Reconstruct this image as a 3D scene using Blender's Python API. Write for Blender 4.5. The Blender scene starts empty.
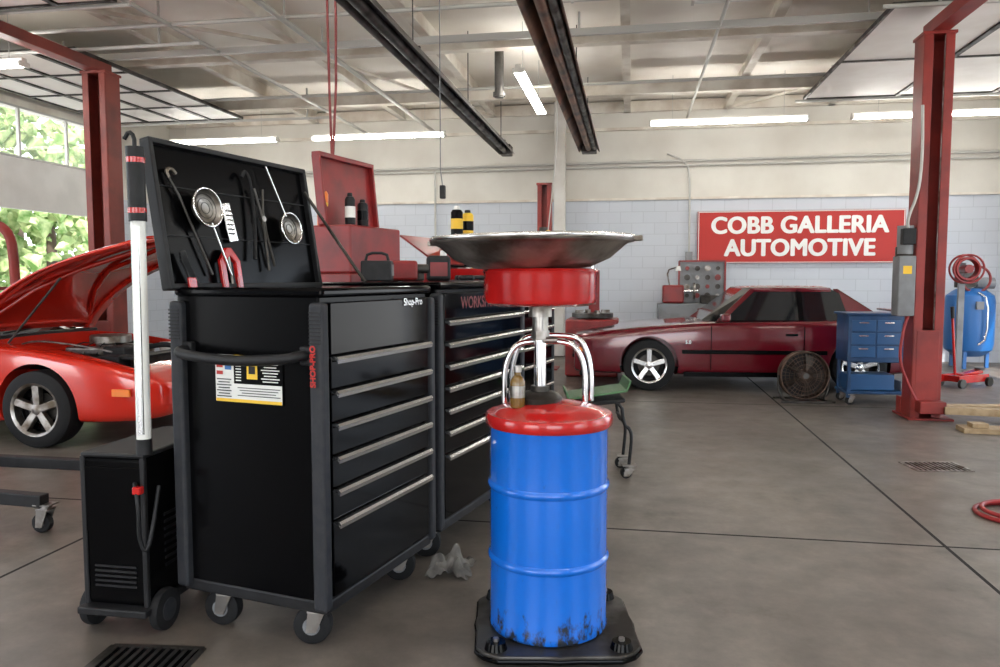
import bpy, bmesh, math, random
from mathutils import Vector, Matrix, Euler
random.seed(7)
S=bpy.context.scene
COL=S.collection
pi=math.pi
# ---------------------------------------------------------------- materials
def new_mat(name):
    m=bpy.data.materials.new(name); m.use_nodes=True
    nt=m.node_tree; b=nt.nodes['Principled BSDF']; return m,nt,b
def mat(name,c,rough=.5,metal=0,coat=0,c2=None,scale=6,bump=0,lo=.4,hi=.65,emit=0,rough2=None,bscale=None,detail=6,trans=0,alpha=1,spec=None):
    m,nt,b=new_mat(name)
    b.inputs['Base Color'].default_value=(*c,1); b.inputs['Roughness'].default_value=rough
    b.inputs['Metallic'].default_value=metal
    if spec is not None: b.inputs['Specular IOR Level'].default_value=spec
    if coat: b.inputs['Coat Weight'].default_value=coat; b.inputs['Coat Roughness'].default_value=.06
    if trans: b.inputs['Transmission Weight'].default_value=trans
    if alpha<1: b.inputs['Alpha'].default_value=alpha
    if emit:
        b.inputs['Emission Color'].default_value=(*c,1); b.inputs['Emission Strength'].default_value=emit
    if c2 or bump or rough2 is not None:
        tc=nt.nodes.new('ShaderNodeTexCoord')
        n=nt.nodes.new('ShaderNodeTexNoise'); n.inputs['Scale'].default_value=scale; n.inputs['Detail'].default_value=detail
        nt.links.new(tc.outputs['Object'],n.inputs['Vector'])
        r=nt.nodes.new('ShaderNodeMapRange'); r.inputs['From Min'].default_value=lo; r.inputs['From Max'].default_value=hi
        nt.links.new(n.outputs['Fac'],r.inputs['Value'])
        if c2:
            mx=nt.nodes.new('ShaderNodeMix'); mx.data_type='RGBA'
            mx.inputs[6].default_value=(*c,1); mx.inputs[7].default_value=(*c2,1)
            nt.links.new(r.outputs['Result'],mx.inputs[0]); nt.links.new(mx.outputs[2],b.inputs['Base Color'])
        if rough2 is not None:
            r2=nt.nodes.new('ShaderNodeMapRange'); r2.inputs['To Min'].default_value=rough; r2.inputs['To Max'].default_value=rough2
            nt.links.new(r.outputs['Result'],r2.inputs['Value']); nt.links.new(r2.outputs['Result'],b.inputs['Roughness'])
        if bump:
            n2=nt.nodes.new('ShaderNodeTexNoise'); n2.inputs['Scale'].default_value=bscale or scale*4; n2.inputs['Detail'].default_value=4
            nt.links.new(tc.outputs['Object'],n2.inputs['Vector'])
            bp=nt.nodes.new('ShaderNodeBump'); bp.inputs['Strength'].default_value=bump; bp.inputs['Distance'].default_value=.01
            nt.links.new(n2.outputs['Fac'],bp.inputs['Height']); nt.links.new(bp.outputs['Normal'],b.inputs['Normal'])
    return m
M={}
M['black_gloss']=mat('black_gloss_paint',(.0012,.0012,.0016),.07,0,0,spec=.12)
M['black_side']=mat('black_satin_paint',(.002,.002,.0024),.22,0,0,spec=.10)
M['black_plastic']=mat('black_plastic',(.009,.009,.010),.5,c2=(.014,.014,.016),scale=20,spec=.3)
M['bumper_grey']=mat('grey_rubber_trim',(.020,.022,.027),.55,c2=(.03,.03,.034),scale=30,spec=.3)
M['rubber']=mat('tyre_rubber',(.010,.010,.011),.75,bump=.2,scale=20,spec=.3)
M['chrome']=mat('chrome',(.80,.80,.81),.10,1)
M['alu']=mat('brushed_aluminium',(.78,.78,.78),.24,1)
M['steel']=mat('worn_steel',(.40,.38,.36),.32,1,c2=(.14,.11,.08),scale=9,rough2=.6,bump=.1)
M['dark_steel']=mat('dark_oily_steel',(.09,.085,.08),.38,.8,c2=(.03,.025,.02),scale=5,rough2=.6,bump=.1)
M['pan']=mat('oil_stained_pan_steel',(.34,.31,.28),.28,.85,c2=(.09,.07,.055),scale=7,rough2=.45,bump=.08)
M['rust']=mat('rusty_reflector',(.30,.15,.09),.45,.25,c2=(.07,.045,.035),scale=3,lo=.35,hi=.6)
M['dull_alu']=mat('dull_reflector',(.16,.15,.14),.4,.5,c2=(.06,.055,.05),scale=3)
M['red_gloss']=mat('red_gloss_paint',(.52,.012,.010),.2,0,.5,c2=(.38,.01,.01),scale=4)
M['red_car']=mat('bright_red_car_paint',(.60,.022,.010),.16,0,1)
M['red_dark_car']=mat('dark_red_car_paint',(.125,.003,.010),.16,.1,.9)
M['red_lift']=mat('red_lift_paint',(.28,.024,.017),.45,c2=(.17,.015,.012),scale=3,bump=.05)
M['red_lift2']=mat('red_brown_lift_paint',(.24,.04,.026),.5,c2=(.15,.025,.018),scale=3)
M['red_box']=mat('red_toolbox_paint',(.24,.011,.011),.35,c2=(.15,.01,.01),scale=6)
M['sign_red']=mat('sign_red',(.46,.018,.012),.5)
M['sign_white']=mat('sign_white',(.88,.88,.86),.5)
M['white']=mat('white_paint',(.76,.74,.70),.5,c2=(.62,.59,.54),scale=2)
M['door_white']=mat('garage_door_panel_paint',(.80,.79,.76),.5,c2=(.7,.69,.66),scale=2)
M['white_beam']=mat('white_primer_steel',(.76,.72,.64),.5,c2=(.56,.49,.41),scale=2.5)
M['ceiling']=mat('ceiling_insulation',(.90,.86,.79),.7,c2=(.78,.72,.63),scale=.8,bump=.3,bscale=6)
M['grey']=mat('grey_enamel',(.22,.23,.24),.45,c2=(.16,.16,.17),scale=5)
M['conduit']=mat('galvanised_conduit',(.5,.49,.46),.45,.2)
M['yellow']=mat('yellow',(.8,.5,.03),.5)
M['label_white']=mat('label_white',(.75,.75,.72),.5)
M['blue_cab']=mat('blue_cabinet_paint',(.018,.07,.18),.4,c2=(.012,.045,.12),scale=5)
M['blue_drawer']=mat('blue_drawer_paint',(.022,.09,.23),.4)
M['blue_tank']=mat('blue_tank_paint',(.02,.13,.38),.35)
M['wood']=mat('wood_block',(.40,.29,.17),.7,c2=(.28,.19,.10),scale=10)
M['glass_dark']=mat('tinted_glass',(.006,.008,.010),.05,0,.3)
M['green']=mat('green_plastic',(.06,.16,.06),.4)
M['amber']=mat('amber_bottle',(.16,.09,.02),.12,0,.5)
M['cloth']=mat('shop_rag',(.19,.18,.165),.9,c2=(.06,.055,.05),scale=9)
M['hose_red']=mat('red_hose',(.28,.02,.02),.5)
M['lens_white']=mat('headlight_lens',(.6,.6,.62),.1,0,.5)
M['orange']=mat('marker_orange',(.8,.2,.02),.3)
M['copper']=mat('fan_rusty',(.11,.065,.045),.5,.4,c2=(.05,.03,.02),scale=10)
M['bark']=mat('bark',(.10,.07,.05),.9)
M['leaf']=mat('leaves',(.12,.22,.06),.9,c2=(.46,.52,.26),scale=3.5,bump=1,bscale=8,lo=.35,hi=.65,spec=.1)
M['pale_bounce_concrete']=mat('pale_bounce_concrete',(.5,.49,.46),.9,c2=(.42,.41,.38),scale=2)  # pale concrete tone, set to bounce sunlight onto the ceiling
M['tube']=mat('fluorescent_tube',(1,.975,.92),.5,emit=28)
M['panel_pane']=mat('translucent_door_panel',(.84,.81,.76),.5,c2=(.76,.72,.66),scale=2)  # no emission; pale pane colours matched to the ceiling
M['brown']=mat('air_hose_brown',(.2,.03,.03),.6)
def glass():
    m,nt,b=new_mat('window_glass'); 
    b.inputs['Base Color'].default_value=(.9,.95,.95,1); b.inputs['Roughness'].default_value=.02
    b.inputs['Alpha'].default_value=.15
    return m
M['glass_pane']=glass()
def barrel():
    m,nt,b=new_mat('blue_drum_paint')
    tc=nt.nodes.new('ShaderNodeTexCoord'); sp=nt.nodes.new('ShaderNodeSeparateXYZ')
    nt.links.new(tc.outputs['Object'],sp.inputs[0])
    n=nt.nodes.new('ShaderNodeTexNoise'); n.inputs['Scale'].default_value=24; n.inputs['Detail'].default_value=10; n.inputs['Roughness'].default_value=.65
    mp=nt.nodes.new('ShaderNodeMapping'); mp.inputs['Scale'].default_value=(1,1,.6)
    nt.links.new(tc.outputs['Object'],mp.inputs[0]); nt.links.new(mp.outputs[0],n.inputs['Vector'])
    h=nt.nodes.new('ShaderNodeMapRange'); h.inputs['From Min'].default_value=.05; h.inputs['From Max'].default_value=.22
    h.inputs['To Min'].default_value=.26; h.inputs['To Max'].default_value=0.03
    nt.links.new(sp.outputs['Z'],h.inputs['Value'])
    a=nt.nodes.new('ShaderNodeMath'); a.operation='ADD'
    nt.links.new(n.outputs['Fac'],a.inputs[0]); nt.links.new(h.outputs['Result'],a.inputs[1])
    r=nt.nodes.new('ShaderNodeMapRange'); r.inputs['From Min'].default_value=.68; r.inputs['From Max'].default_value=.80
    nt.links.new(a.outputs[0],r.inputs['Value'])
    mx=nt.nodes.new('ShaderNodeMix'); mx.data_type='RGBA'
    mx.inputs[6].default_value=(.003,.13,.60,1); mx.inputs[7].default_value=(.02,.025,.035,1)
    nt.links.new(r.outputs['Result'],mx.inputs[0]); nt.links.new(mx.outputs[2],b.inputs['Base Color'])
    b.inputs['Roughness'].default_value=.25; b.inputs['Coat Weight'].default_value=.4
    return m
M['drum']=barrel()
def floor_mat():
    m,nt,b=new_mat('polished_concrete')
    N=nt.nodes.new; L=nt.links.new
    tc=N('ShaderNodeTexCoord')
    n1=N('ShaderNodeTexNoise'); n1.inputs['Scale'].default_value=.55; n1.inputs['Detail'].default_value=8; n1.inputs['Roughness'].default_value=.6
    n2=N('ShaderNodeTexNoise'); n2.inputs['Scale'].default_value=5; n2.inputs['Detail'].default_value=8
    n3=N('ShaderNodeTexNoise'); n3.inputs['Scale'].default_value=1.7; n3.inputs['Detail'].default_value=10; n3.inputs['Roughness'].default_value=.7
    n4=N('ShaderNodeTexNoise'); n4.inputs['Scale'].default_value=22; n4.inputs['Detail'].default_value=6; n4.inputs['Roughness'].default_value=.8
    for n in (n1,n2,n3,n4): L(tc.outputs['Object'],n.inputs['Vector'])
    r1=N('ShaderNodeValToRGB'); e=r1.color_ramp.elements
    e[0].position=.32; e[0].color=(.095,.080,.068,1); e[1].position=.68; e[1].color=(.185,.160,.135,1)
    L(n1.outputs['Fac'],r1.inputs['Fac'])
    mx=N('ShaderNodeMix'); mx.data_type='RGBA'; mx.blend_type='OVERLAY'; mx.inputs[0].default_value=.55
    L(r1.outputs['Color'],mx.inputs[6]); L(n2.outputs['Fac'],mx.inputs[7])
    mz=N('ShaderNodeMix'); mz.data_type='RGBA'; mz.blend_type='OVERLAY'; mz.inputs[0].default_value=.35
    L(mx.outputs[2],mz.inputs[6]); L(n4.outputs['Fac'],mz.inputs[7])
    rs=N('ShaderNodeMapRange'); rs.inputs['From Min'].default_value=.58; rs.inputs['From Max'].default_value=.74
    rs.inputs['To Max'].default_value=.5
    L(n3.outputs['Fac'],rs.inputs['Value'])
    m2=N('ShaderNodeMix'); m2.data_type='RGBA'; m2.inputs[7].default_value=(.035,.027,.022,1)
    L(rs.outputs['Result'],m2.inputs[0]); L(mz.outputs[2],m2.inputs[6])
    sp=N('ShaderNodeSeparateXYZ'); L(tc.outputs['Object'],sp.inputs[0])
    def line(out,off,per):
        a=N('ShaderNodeMath'); a.operation='SUBTRACT'; a.inputs[1].default_value=off; L(out,a.inputs[0])
        p=N('ShaderNodeMath'); p.operation='PINGPONG'; p.inputs[1].default_value=per/2; L(a.outputs[0],p.inputs[0])
        c=N('ShaderNodeMath'); c.operation='LESS_THAN'; c.inputs[1].default_value=.010; L(p.outputs[0],c.inputs[0]); return c
    a=line(sp.outputs['X'],1.66,4.6); c=line(sp.outputs['Y'],4.3,4.6)
    mxx=N('ShaderNodeMath'); mxx.operation='MAXIMUM'; L(a.outputs[0],mxx.inputs[0]); L(c.outputs[0],mxx.inputs[1])
    m3=N('ShaderNodeMix'); m3.data_type='RGBA'; m3.inputs[7].default_value=(.010,.008,.007,1)
    L(mxx.outputs[0],m3.inputs[0]); L(m2.outputs[2],m3.inputs[6]); L(m3.outputs[2],b.inputs['Base Color'])
    rr=N('ShaderNodeMapRange'); rr.inputs['From Min'].default_value=.3; rr.inputs['From Max'].default_value=.7
    rr.inputs['To Min'].default_value=.30; rr.inputs['To Max'].default_value=.48
    L(n3.outputs['Fac'],rr.inputs['Value'])
    rm=N('ShaderNodeMath'); rm.operation='MAXIMUM'; rj=N('ShaderNodeMath'); rj.operation='MULTIPLY'; rj.inputs[1].default_value=.9
    L(mxx.outputs[0],rj.inputs[0]); L(rr.outputs['Result'],rm.inputs[0]); L(rj.outputs[0],rm.inputs[1]); L(rm.outputs[0],b.inputs['Roughness'])
    b.inputs['Specular IOR Level'].default_value=.38
    bp=N('ShaderNodeBump'); bp.inputs['Strength'].default_value=.06; L(n2.outputs['Fac'],bp.inputs['Height']); L(bp.outputs['Normal'],b.inputs['Normal'])
    return m
M['floor']=floor_mat()
def wall_mat(axis):
    m,nt,b=new_mat('painted_block_wall_'+axis)
    N=nt.nodes.new; L=nt.links.new
    tc=N('ShaderNodeTexCoord'); sp=N('ShaderNodeSeparateXYZ'); L(tc.outputs['Object'],sp.inputs[0])
    cb=N('ShaderNodeCombineXYZ'); L(sp.outputs[axis],cb.inputs[0]); L(sp.outputs['Z'],cb.inputs[1])
    br=N('ShaderNodeTexBrick'); br.inputs['Scale'].default_value=1; br.inputs['Brick Width'].default_value=.4; br.inputs['Row Height'].default_value=.2
    br.inputs['Mortar Size'].default_value=.006; br.inputs['Color1'].default_value=(.58,.615,.67,1); br.inputs['Color2'].default_value=(.56,.595,.65,1)
    br.inputs['Mortar'].default_value=(.48,.51,.56,1); L(cb.outputs[0],br.inputs['Vector'])
    n=N('ShaderNodeTexNoise'); n.inputs['Scale'].default_value=1.3; n.inputs['Detail'].default_value=6; L(tc.outputs['Object'],n.inputs['Vector'])
    up=N('ShaderNodeMix'); up.data_type='RGBA'; up.inputs[6].default_value=(.70,.68,.62,1); up.inputs[7].default_value=(.60,.57,.51,1)
    mr=N('ShaderNodeMapRange'); mr.inputs['From Min'].default_value=.35; mr.inputs['From Max'].default_value=.7; L(n.outputs['Fac'],mr.inputs['Value']); L(mr.outputs['Result'],up.inputs[0])
    gt=N('ShaderNodeMath'); gt.operation='GREATER_THAN'; gt.inputs[1].default_value=2.82; L(sp.outputs['Z'],gt.inputs[0])
    mx=N('ShaderNodeMix'); mx.data_type='RGBA'; L(gt.outputs[0],mx.inputs[0]); L(br.outputs['Color'],mx.inputs[6]); L(up.outputs[2],mx.inputs[7])
    L(mx.outputs[2],b.inputs['Base Color']); b.inputs['Roughness'].default_value=.6
    return m
M['wallx']=wall_mat('X'); M['wally']=wall_mat('Y')
# ---------------------------------------------------------------- builders
def E(name,loc=(0,0,0),rz=0,parent=None,rot=None):
    o=bpy.data.objects.new(name,None); COL.objects.link(o); o.location=loc
    o.rotation_euler=rot if rot else (0,0,rz); o.empty_display_size=.1
    if parent: o.parent=parent
    return o
def obj(name,me,p,m,smooth=False,bevel=0,seg=2):
    o=bpy.data.objects.new(name,me); COL.objects.link(o)
    if p: o.parent=p
    if m:
        me.materials.append(M[m] if isinstance(m,str) else m)
    if smooth:
        for f in me.polygons: f.use_smooth=True
    if bevel:
        b=o.modifiers.new('bevel','BEVEL'); b.width=bevel; b.segments=seg; b.limit_method='ANGLE'; b.angle_limit=.7
    return o
def mk(name,verts,faces,p,m,smooth=False,bevel=0,seg=2):
    me=bpy.data.meshes.new(name); me.from_pydata([tuple(v) for v in verts],[],faces); me.update()
    bm=bmesh.new(); bm.from_mesh(me); bmesh.ops.recalc_face_normals(bm,faces=bm.faces); bm.to_mesh(me); bm.free()
    return obj(name,me,p,m,smooth,bevel,seg)
def R(rot): return Euler(rot).to_matrix()
def box(name,p,c,s,m,bevel=0,rot=(0,0,0),seg=2):
    q=R(rot); vs=[Vector(c)+q@Vector((sx*s[0]/2,sy*s[1]/2,sz*s[2]/2)) for sx in(-1,1) for sy in(-1,1) for sz in(-1,1)]
    fs=[(0,1,3,2),(4,6,7,5),(0,4,5,1),(2,3,7,6),(0,2,6,4),(1,5,7,3)]
    return mk(name,vs,fs,p,m,False,bevel,seg)
def boxes(name,p,lst,m,bevel=0):
    vs=[];fs=[]
    for it in lst:
        c,s=it[0],it[1]; q=R(it[2]) if len(it)>2 else Matrix.Identity(3); k=len(vs)
        vs+=[Vector(c)+q@Vector((sx*s[0]/2,sy*s[1]/2,sz*s[2]/2)) for sx in(-1,1) for sy in(-1,1) for sz in(-1,1)]
        fs+=[tuple(k+i for i in f) for f in [(0,1,3,2),(4,6,7,5),(0,4,5,1),(2,3,7,6),(0,2,6,4),(1,5,7,3)]]
    return mk(name,vs,fs,p,m,False,bevel)
AX={'Z':(0,0,0),'X':(0,pi/2,0),'Y':(-pi/2,0,0)}
def lathe(name,p,c,prof,m,seg=48,axis='Z',smooth=True,rot=None,cap=True):
    q=R(rot if rot else AX[axis]); vs=[];fs=[];n=len(prof)
    for i in range(seg):
        a=2*pi*i/seg
        for r,z in prof: vs.append(Vector(c)+q@Vector((r*math.cos(a),r*math.sin(a),z)))
    for i in range(seg):
        j=(i+1)%seg
        for k in range(n-1): fs.append((i*n+k,j*n+k,j*n+k+1,i*n+k+1))
    if cap and prof[0][0]>1e-4: fs.append(tuple(i*n for i in range(seg)))
    if cap and prof[-1][0]>1e-4: fs.append(tuple(i*n+n-1 for i in range(seg)))
    o=mk(name,vs,fs,p,m,smooth)
    if prof[0][0]<=1e-4 or prof[-1][0]<=1e-4:
        bm=bmesh.new(); bm.from_mesh(o.data); bmesh.ops.remove_doubles(bm,verts=bm.verts,dist=1e-5); bmesh.ops.recalc_face_normals(bm,faces=bm.faces); bm.to_mesh(o.data); bm.free()
    if smooth:
        try: o.data.set_sharp_from_angle(angle=math.radians(38))
        except Exception: pass
    return o
def cyl(name,p,c,r,h,m,axis='Z',seg=28,r2=None,rot=None):
    r2=r if r2 is None else r2
    return lathe(name,p,c,[(r,-h/2),(r2,h/2)],m,seg,axis,True,rot)
def sweep(name,p,pts,r,m,cyclic=False,seg=10,smoothpath=0):
    pts=[Vector(q) for q in pts]
    for _ in range(smoothpath):
        n=[]; L=len(pts)
        rng=range(L) if cyclic else range(L-1)
        if not cyclic: n.append(pts[0])
        for i in rng:
            a,b=pts[i],pts[(i+1)%L]; n+= [a*.75+b*.25, a*.25+b*.75]
        if not cyclic: n.append(pts[-1])
        pts=n
    L=len(pts); vs=[];fs=[]; up=None
    for i in range(L):
        if cyclic: t=(pts[(i+1)%L]-pts[i-1]).normalized()
        else: t=(pts[min(i+1,L-1)]-pts[max(i-1,0)]).normalized()
        if up is None:
            up=t.orthogonal().normalized()
        up=(up-t*up.dot(t)); up= up.normalized() if up.length>1e-6 else t.orthogonal().normalized()
        w=t.cross(up)
        rr=r[i] if isinstance(r,(list,tuple)) else r
        for k in range(seg):
            a=2*pi*k/seg; vs.append(pts[i]+up*math.cos(a)*rr+w*math.sin(a)*rr)
    for i in range(L if cyclic else L-1):
        j=(i+1)%L
        for k in range(seg): fs.append((i*seg+k,i*seg+(k+1)%seg,j*seg+(k+1)%seg,j*seg+k))
    if not cyclic: fs.append(tuple(range(seg))); fs.append(tuple((L-1)*seg+k for k in range(seg)))
    o=mk(name,vs,fs,p,m,True)
    try: o.data.set_sharp_from_angle(angle=math.radians(60))
    except Exception: pass
    return o
def ring(name,p,c,R_,r,m,axis='Z',seg=40,rs=8):
    q=R(AX[axis]); return sweep(name,p,[Vector(c)+q@Vector((R_*math.cos(2*pi*i/seg),R_*math.sin(2*pi*i/seg),0)) for i in range(seg)],r,m,True,rs)
def prism(name,p,poly,y0,y1,m,bevel=0,plane='XZ',smooth=False):
    f={'XZ':lambda a,b,t:(a,t,b),'XY':lambda a,b,t:(a,b,t),'YZ':lambda a,b,t:(t,a,b)}[plane]
    n=len(poly); vs=[f(a,b,y0) for a,b in poly]+[f(a,b,y1) for a,b in poly]
    fs=[tuple(range(n)),tuple(range(2*n-1,n-1,-1))]+[(i,(i+1)%n,n+(i+1)%n,n+i) for i in range(n)]
    return mk(name,vs,fs,p,m,smooth,bevel)
def text(name,p,s,loc,rot,size,m,ext=.004,off=0,align='CENTER',sx=1,bold=0,sp=1):
    cu=bpy.data.curves.new(name,'FONT'); cu.body=s; cu.size=size; cu.extrude=ext; cu.offset=off; cu.align_x=align; cu.align_y='CENTER'; cu.space_character=sp
    t=bpy.data.objects.new(name+'_c',cu); COL.objects.link(t)
    bpy.context.view_layer.update()
    me=bpy.data.meshes.new_from_object(t.evaluated_get(bpy.context.evaluated_depsgraph_get()))
    bpy.data.objects.remove(t); me.materials.clear()
    if bold:
        bm=bmesh.new()
        for i,(dx,dy) in enumerate(((0,0),(bold,0),(-bold,0),(0,bold*.6),(0,-bold*.6),(bold*.6,bold*.5),(-bold*.6,-bold*.5),(bold*.6,-bold*.5),(-bold*.6,bold*.5))):
            k=len(bm.verts); bm.from_mesh(me); bm.verts.ensure_lookup_table()
            for v in bm.verts[k:]: v.co.x+=dx; v.co.y+=dy; v.co.z+=i*.0002
        bm.to_mesh(me); bm.free()
    o=obj(name,me,p,m); o.location=loc; o.rotation_euler=rot; o.scale=(sx,1,1); return o
def caster(p,x,y,r=.06,top=.16,rz=0,pre='caster',metal='steel',w=.024):
    e=E(pre,(x,y,0),rz,p)
    lathe(pre+'_wheel',e,(0,0,r),[(r*.35,-w),(r*.8,-w),(r*.97,-w*.75),(r,0),(r*.97,w*.75),(r*.8,w),(r*.35,w)],'rubber',32,'Y')
    lathe(pre+'_hub',e,(0,0,r),[(0.0,-w-.004),(r*.45,-w-.003),(r*.45,w+.003),(0.0,w+.004)],'grey',20,'Y')
    for s in(-1,1):
        prism(pre+'_fork',e,[(-.02,r-.02),(.02,r-.02),(.035+.02,top-.03),(-.01,top-.03)],s*(w+.01)-.003,s*(w+.01)+.003,metal,.001)
    box(pre+'_crown',e,(.022,0,top-.03),(.075,.075,.012),metal,.003)
    cyl(pre+'_swivel',e,(.022,0,top-.017),.03,.02,metal)
    box(pre+'_plate',e,(.022,0,top-.004),(.1,.085,.008),metal,.002)
    return e
# ---------------------------------------------------------------- room
X0,X1,Y0,Y1,H=-9.0,6.6,-5.0,14.0,4.55
def slab(name,z0,z1,m): return mk(name,[(x,y,z) for x in(X0-.2,X1+.2) for y in(Y0-.2,Y1+.2) for z in(z0,z1)],[(0,1,3,2),(4,6,7,5),(0,4,5,1),(2,3,7,6),(0,2,6,4),(1,5,7,3)],None,m)
slab('floor',-.1,0,'floor'); slab('ceiling',H,H+.1,'ceiling')
box('wall_back',None,((X0+X1)/2,Y1+.1,H/2),(X1-X0+.4,.2,H),'wallx')
def wall_open(name,axis,pos,t,a0,a1,ops,m):
    L=[];cur=a0
    for o0,o1,zt in ops:
        L.append((cur,o0,0,H)); L.append((o0,o1,zt,H)); cur=o1
    L.append((cur,a1,0,H)); bl=[]
    for a,b,z0,z1 in L:
        if axis=='Y': bl.append(((pos,(a+b)/2,(z0+z1)/2),(t,b-a,z1-z0)))
        else: bl.append((((a+b)/2,pos,(z0+z1)/2),(b-a,t,z1-z0)))
    # the wall mesh keeps world-origin coordinates so the block coursing lines up
    return boxes(name,None,bl,m)
OPS=[(-2.6,1.4,3.95),(2.8,6.8,3.95),(8.0,12.0,3.95)]
wall_open('wall_left','Y',X0-.1,.2,Y0,Y1,OPS,'wally')
wall_open('wall_right','Y',X1+.1,.2,Y0,Y1,OPS,'wally')
wall_open('wall_front','X',Y0-.1,.2,X0-.2,X1+.2,[(-6,-2,3.6),(0,4,3.6)],'wallx')
def jambs(n,x,s):
    for a,b,z in OPS:
        boxes('trim_%d'%n,None,[((x,a-.05,z/2),(.06,.1,z)),((x,b+.05,z/2),(.06,.1,z)),((x,(a+b)/2,z+.05),(.06,b-a+.2,.1))],'white_beam'); n+=1
    return n
n=jambs(1,X0+.04,1); n=jambs(n,X1-.04,-1)
raf=[]
for x in (-7.6,-5.9,-4.2,-2.5,-.1,1.6,3.3,5.0):
    raf+=[((x,(Y0+Y1)/2,H-.10),(.035,Y1-Y0,.2)),((x,(Y0+Y1)/2,H-.2),(.11,Y1-Y0,.02))]
boxes('trim_20',None,raf,'white_beam')
pur=[]
for y in (-3,0,3,5.9,9.3,11.9):
    pur+=[(((X0+X1)/2,y,H-.29),(X1-X0,.05,.16)),(((X0+X1)/2,y,H-.375),(X1-X0,.14,.02)),(((X0+X1)/2,y,H-.22),(X1-X0,.14,.02))]
boxes('trim_21',None,pur,'white_beam')
boxes('trim_22',None,[(((X0+X1)/2,Y1-.04,H-.12),(X1-X0,.1,.18)),(((X0+X1)/2,Y1-.04,H-.5),(X1-X0,.08,.05)),(((X0+X1)/2,Y1-.02,2.82),(X1-X0,.05,.04))],'white_beam')
box('trim_23',None,(-1.28,Y1-.12,H/2),(.2,.2,H-.02),'white',.01)
br=[]
for (xa,ya,xb,yb) in ((-7.6,6,-4.2,9.2),(-4.2,9.4,-2.5,13.8),(1.6,6.0,5,9.2),(1.6,13.8,5,9.4)):
    L=math.hypot(xb-xa,yb-ya); br.append((((xa+xb)/2,(ya+yb)/2,H-.23),(L,.04,.04),(0,0,math.atan2(yb-ya,xb-xa))))
boxes('trim_24',None,br,'white_beam')
cd=E('electrical_conduit')
sweep('run_1',cd,[(X0+.1,Y1-.06,3.42),(X1-.1,Y1-.06,3.50)],.025,'conduit')
sweep('run_2',cd,[(X0+.1,Y1-.07,3.36),(X1-.1,Y1-.07,3.40)],.018,'conduit')
sweep('drop_1',cd,[(1.0,Y1-.07,1.2),(1.0,Y1-.07,3.1),(.95,Y1-.07,3.45),(.6,Y1-.07,3.6)],.018,'conduit',smoothpath=2)
sweep('drop_2',cd,[(4.75,Y1-.07,1.3),(4.75,Y1-.07,3.4)],.018,'conduit')
sweep('drop_3',cd,[(-3.6,Y1-.07,1.2),(-3.6,Y1-.07,3.4)],.018,'conduit')
box('outlet_1',cd,(4.75,Y1-.08,1.9),(.12,.06,.16),'grey',.005)
box('outlet_2',cd,(1.0,Y1-.08,1.8),(.12,.06,.16),'grey',.005)
c2=E('ceiling_conduit')
box('strut_channel',c2,((X0+X1)/2,8.7,4.13),(X1-X0-.3,.06,.075),'conduit',.004)
sweep('run_2',c2,[(X0+.2,7.7,4.13),(X1-.2,7.7,4.13)],.022,'conduit')
sweep('run_3',c2,[(-3.6,5,4.1),(-3.6,13.9,4.1)],.03,'conduit')
sweep('run_4',c2,[(-4.9,5,4.12),(-4.9,13.9,4.12)],.024,'conduit')
sweep('run_5',c2,[(.9,5,4.12),(.9,13.9,4.12)],.02,'conduit')
sweep('run_6',c2,[(X0+.2,11.0,4.13),(X1-.2,11.0,4.13)],.022,'conduit')
for x in (-7,-3.6,-.6,2.4,5.4):
    sweep('hanger',c2,[(x,8.7,4.1),(x,8.7,H-.2)],.012,'conduit'); sweep('hanger',c2,[(x,7.7,4.1),(x,7.7,H-.2)],.012,'conduit')
def fixture(c,ln,axis='X',tube='tube'):
    e=E('fluorescent_or_fill_light',c,0 if axis=='X' else pi/2)
    box('housing',e,(0,0,.045),(ln,.07,.05),'white',.01)
    for s in(-1,1): cyl('tube',e,(0,s*.045,.0),.019,ln-.06,tube,'X',12)
    for s in(-1,1): box('socket',e,(s*(ln/2-.015),0,.0),(.03,.14,.05),'white')
    for s in(-1,1): sweep('chain',e,[(s*ln*.35,0,.07),(s*ln*.35,0,H-c[2]-.02)],.004,'conduit')
    return e
for c,l in (((1.42,12.3,3.80),2.35),((4.45,12.3,3.80),2.5),((-4.15,12.3,3.74),2.3),((-6.9,12.3,3.74),2.0),
            ((-7.05,7.4,3.70),1.25),((4.75,7.4,3.80),2.0),((-1.4,4.6,4.15),2.4),((1.8,4.6,4.15),2.4),((-4.2,4.2,4.15),2.0),  # the nearer fixtures, out of view, are added to light the foreground
            ((-1.5,.8,4.1),2.4),((1.6,.6,4.1),2.4),((-4.2,2.2,4.1),2.0),((0,-2.6,4.1),2.4),((4.6,2.1,4.1),2.0)):
    fixture(c,l)
fixture((-1.34,10.3,3.86),2.4,'Y')
fixture((1.75,7.95,4.14),2.4,'X','label_white')
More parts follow.
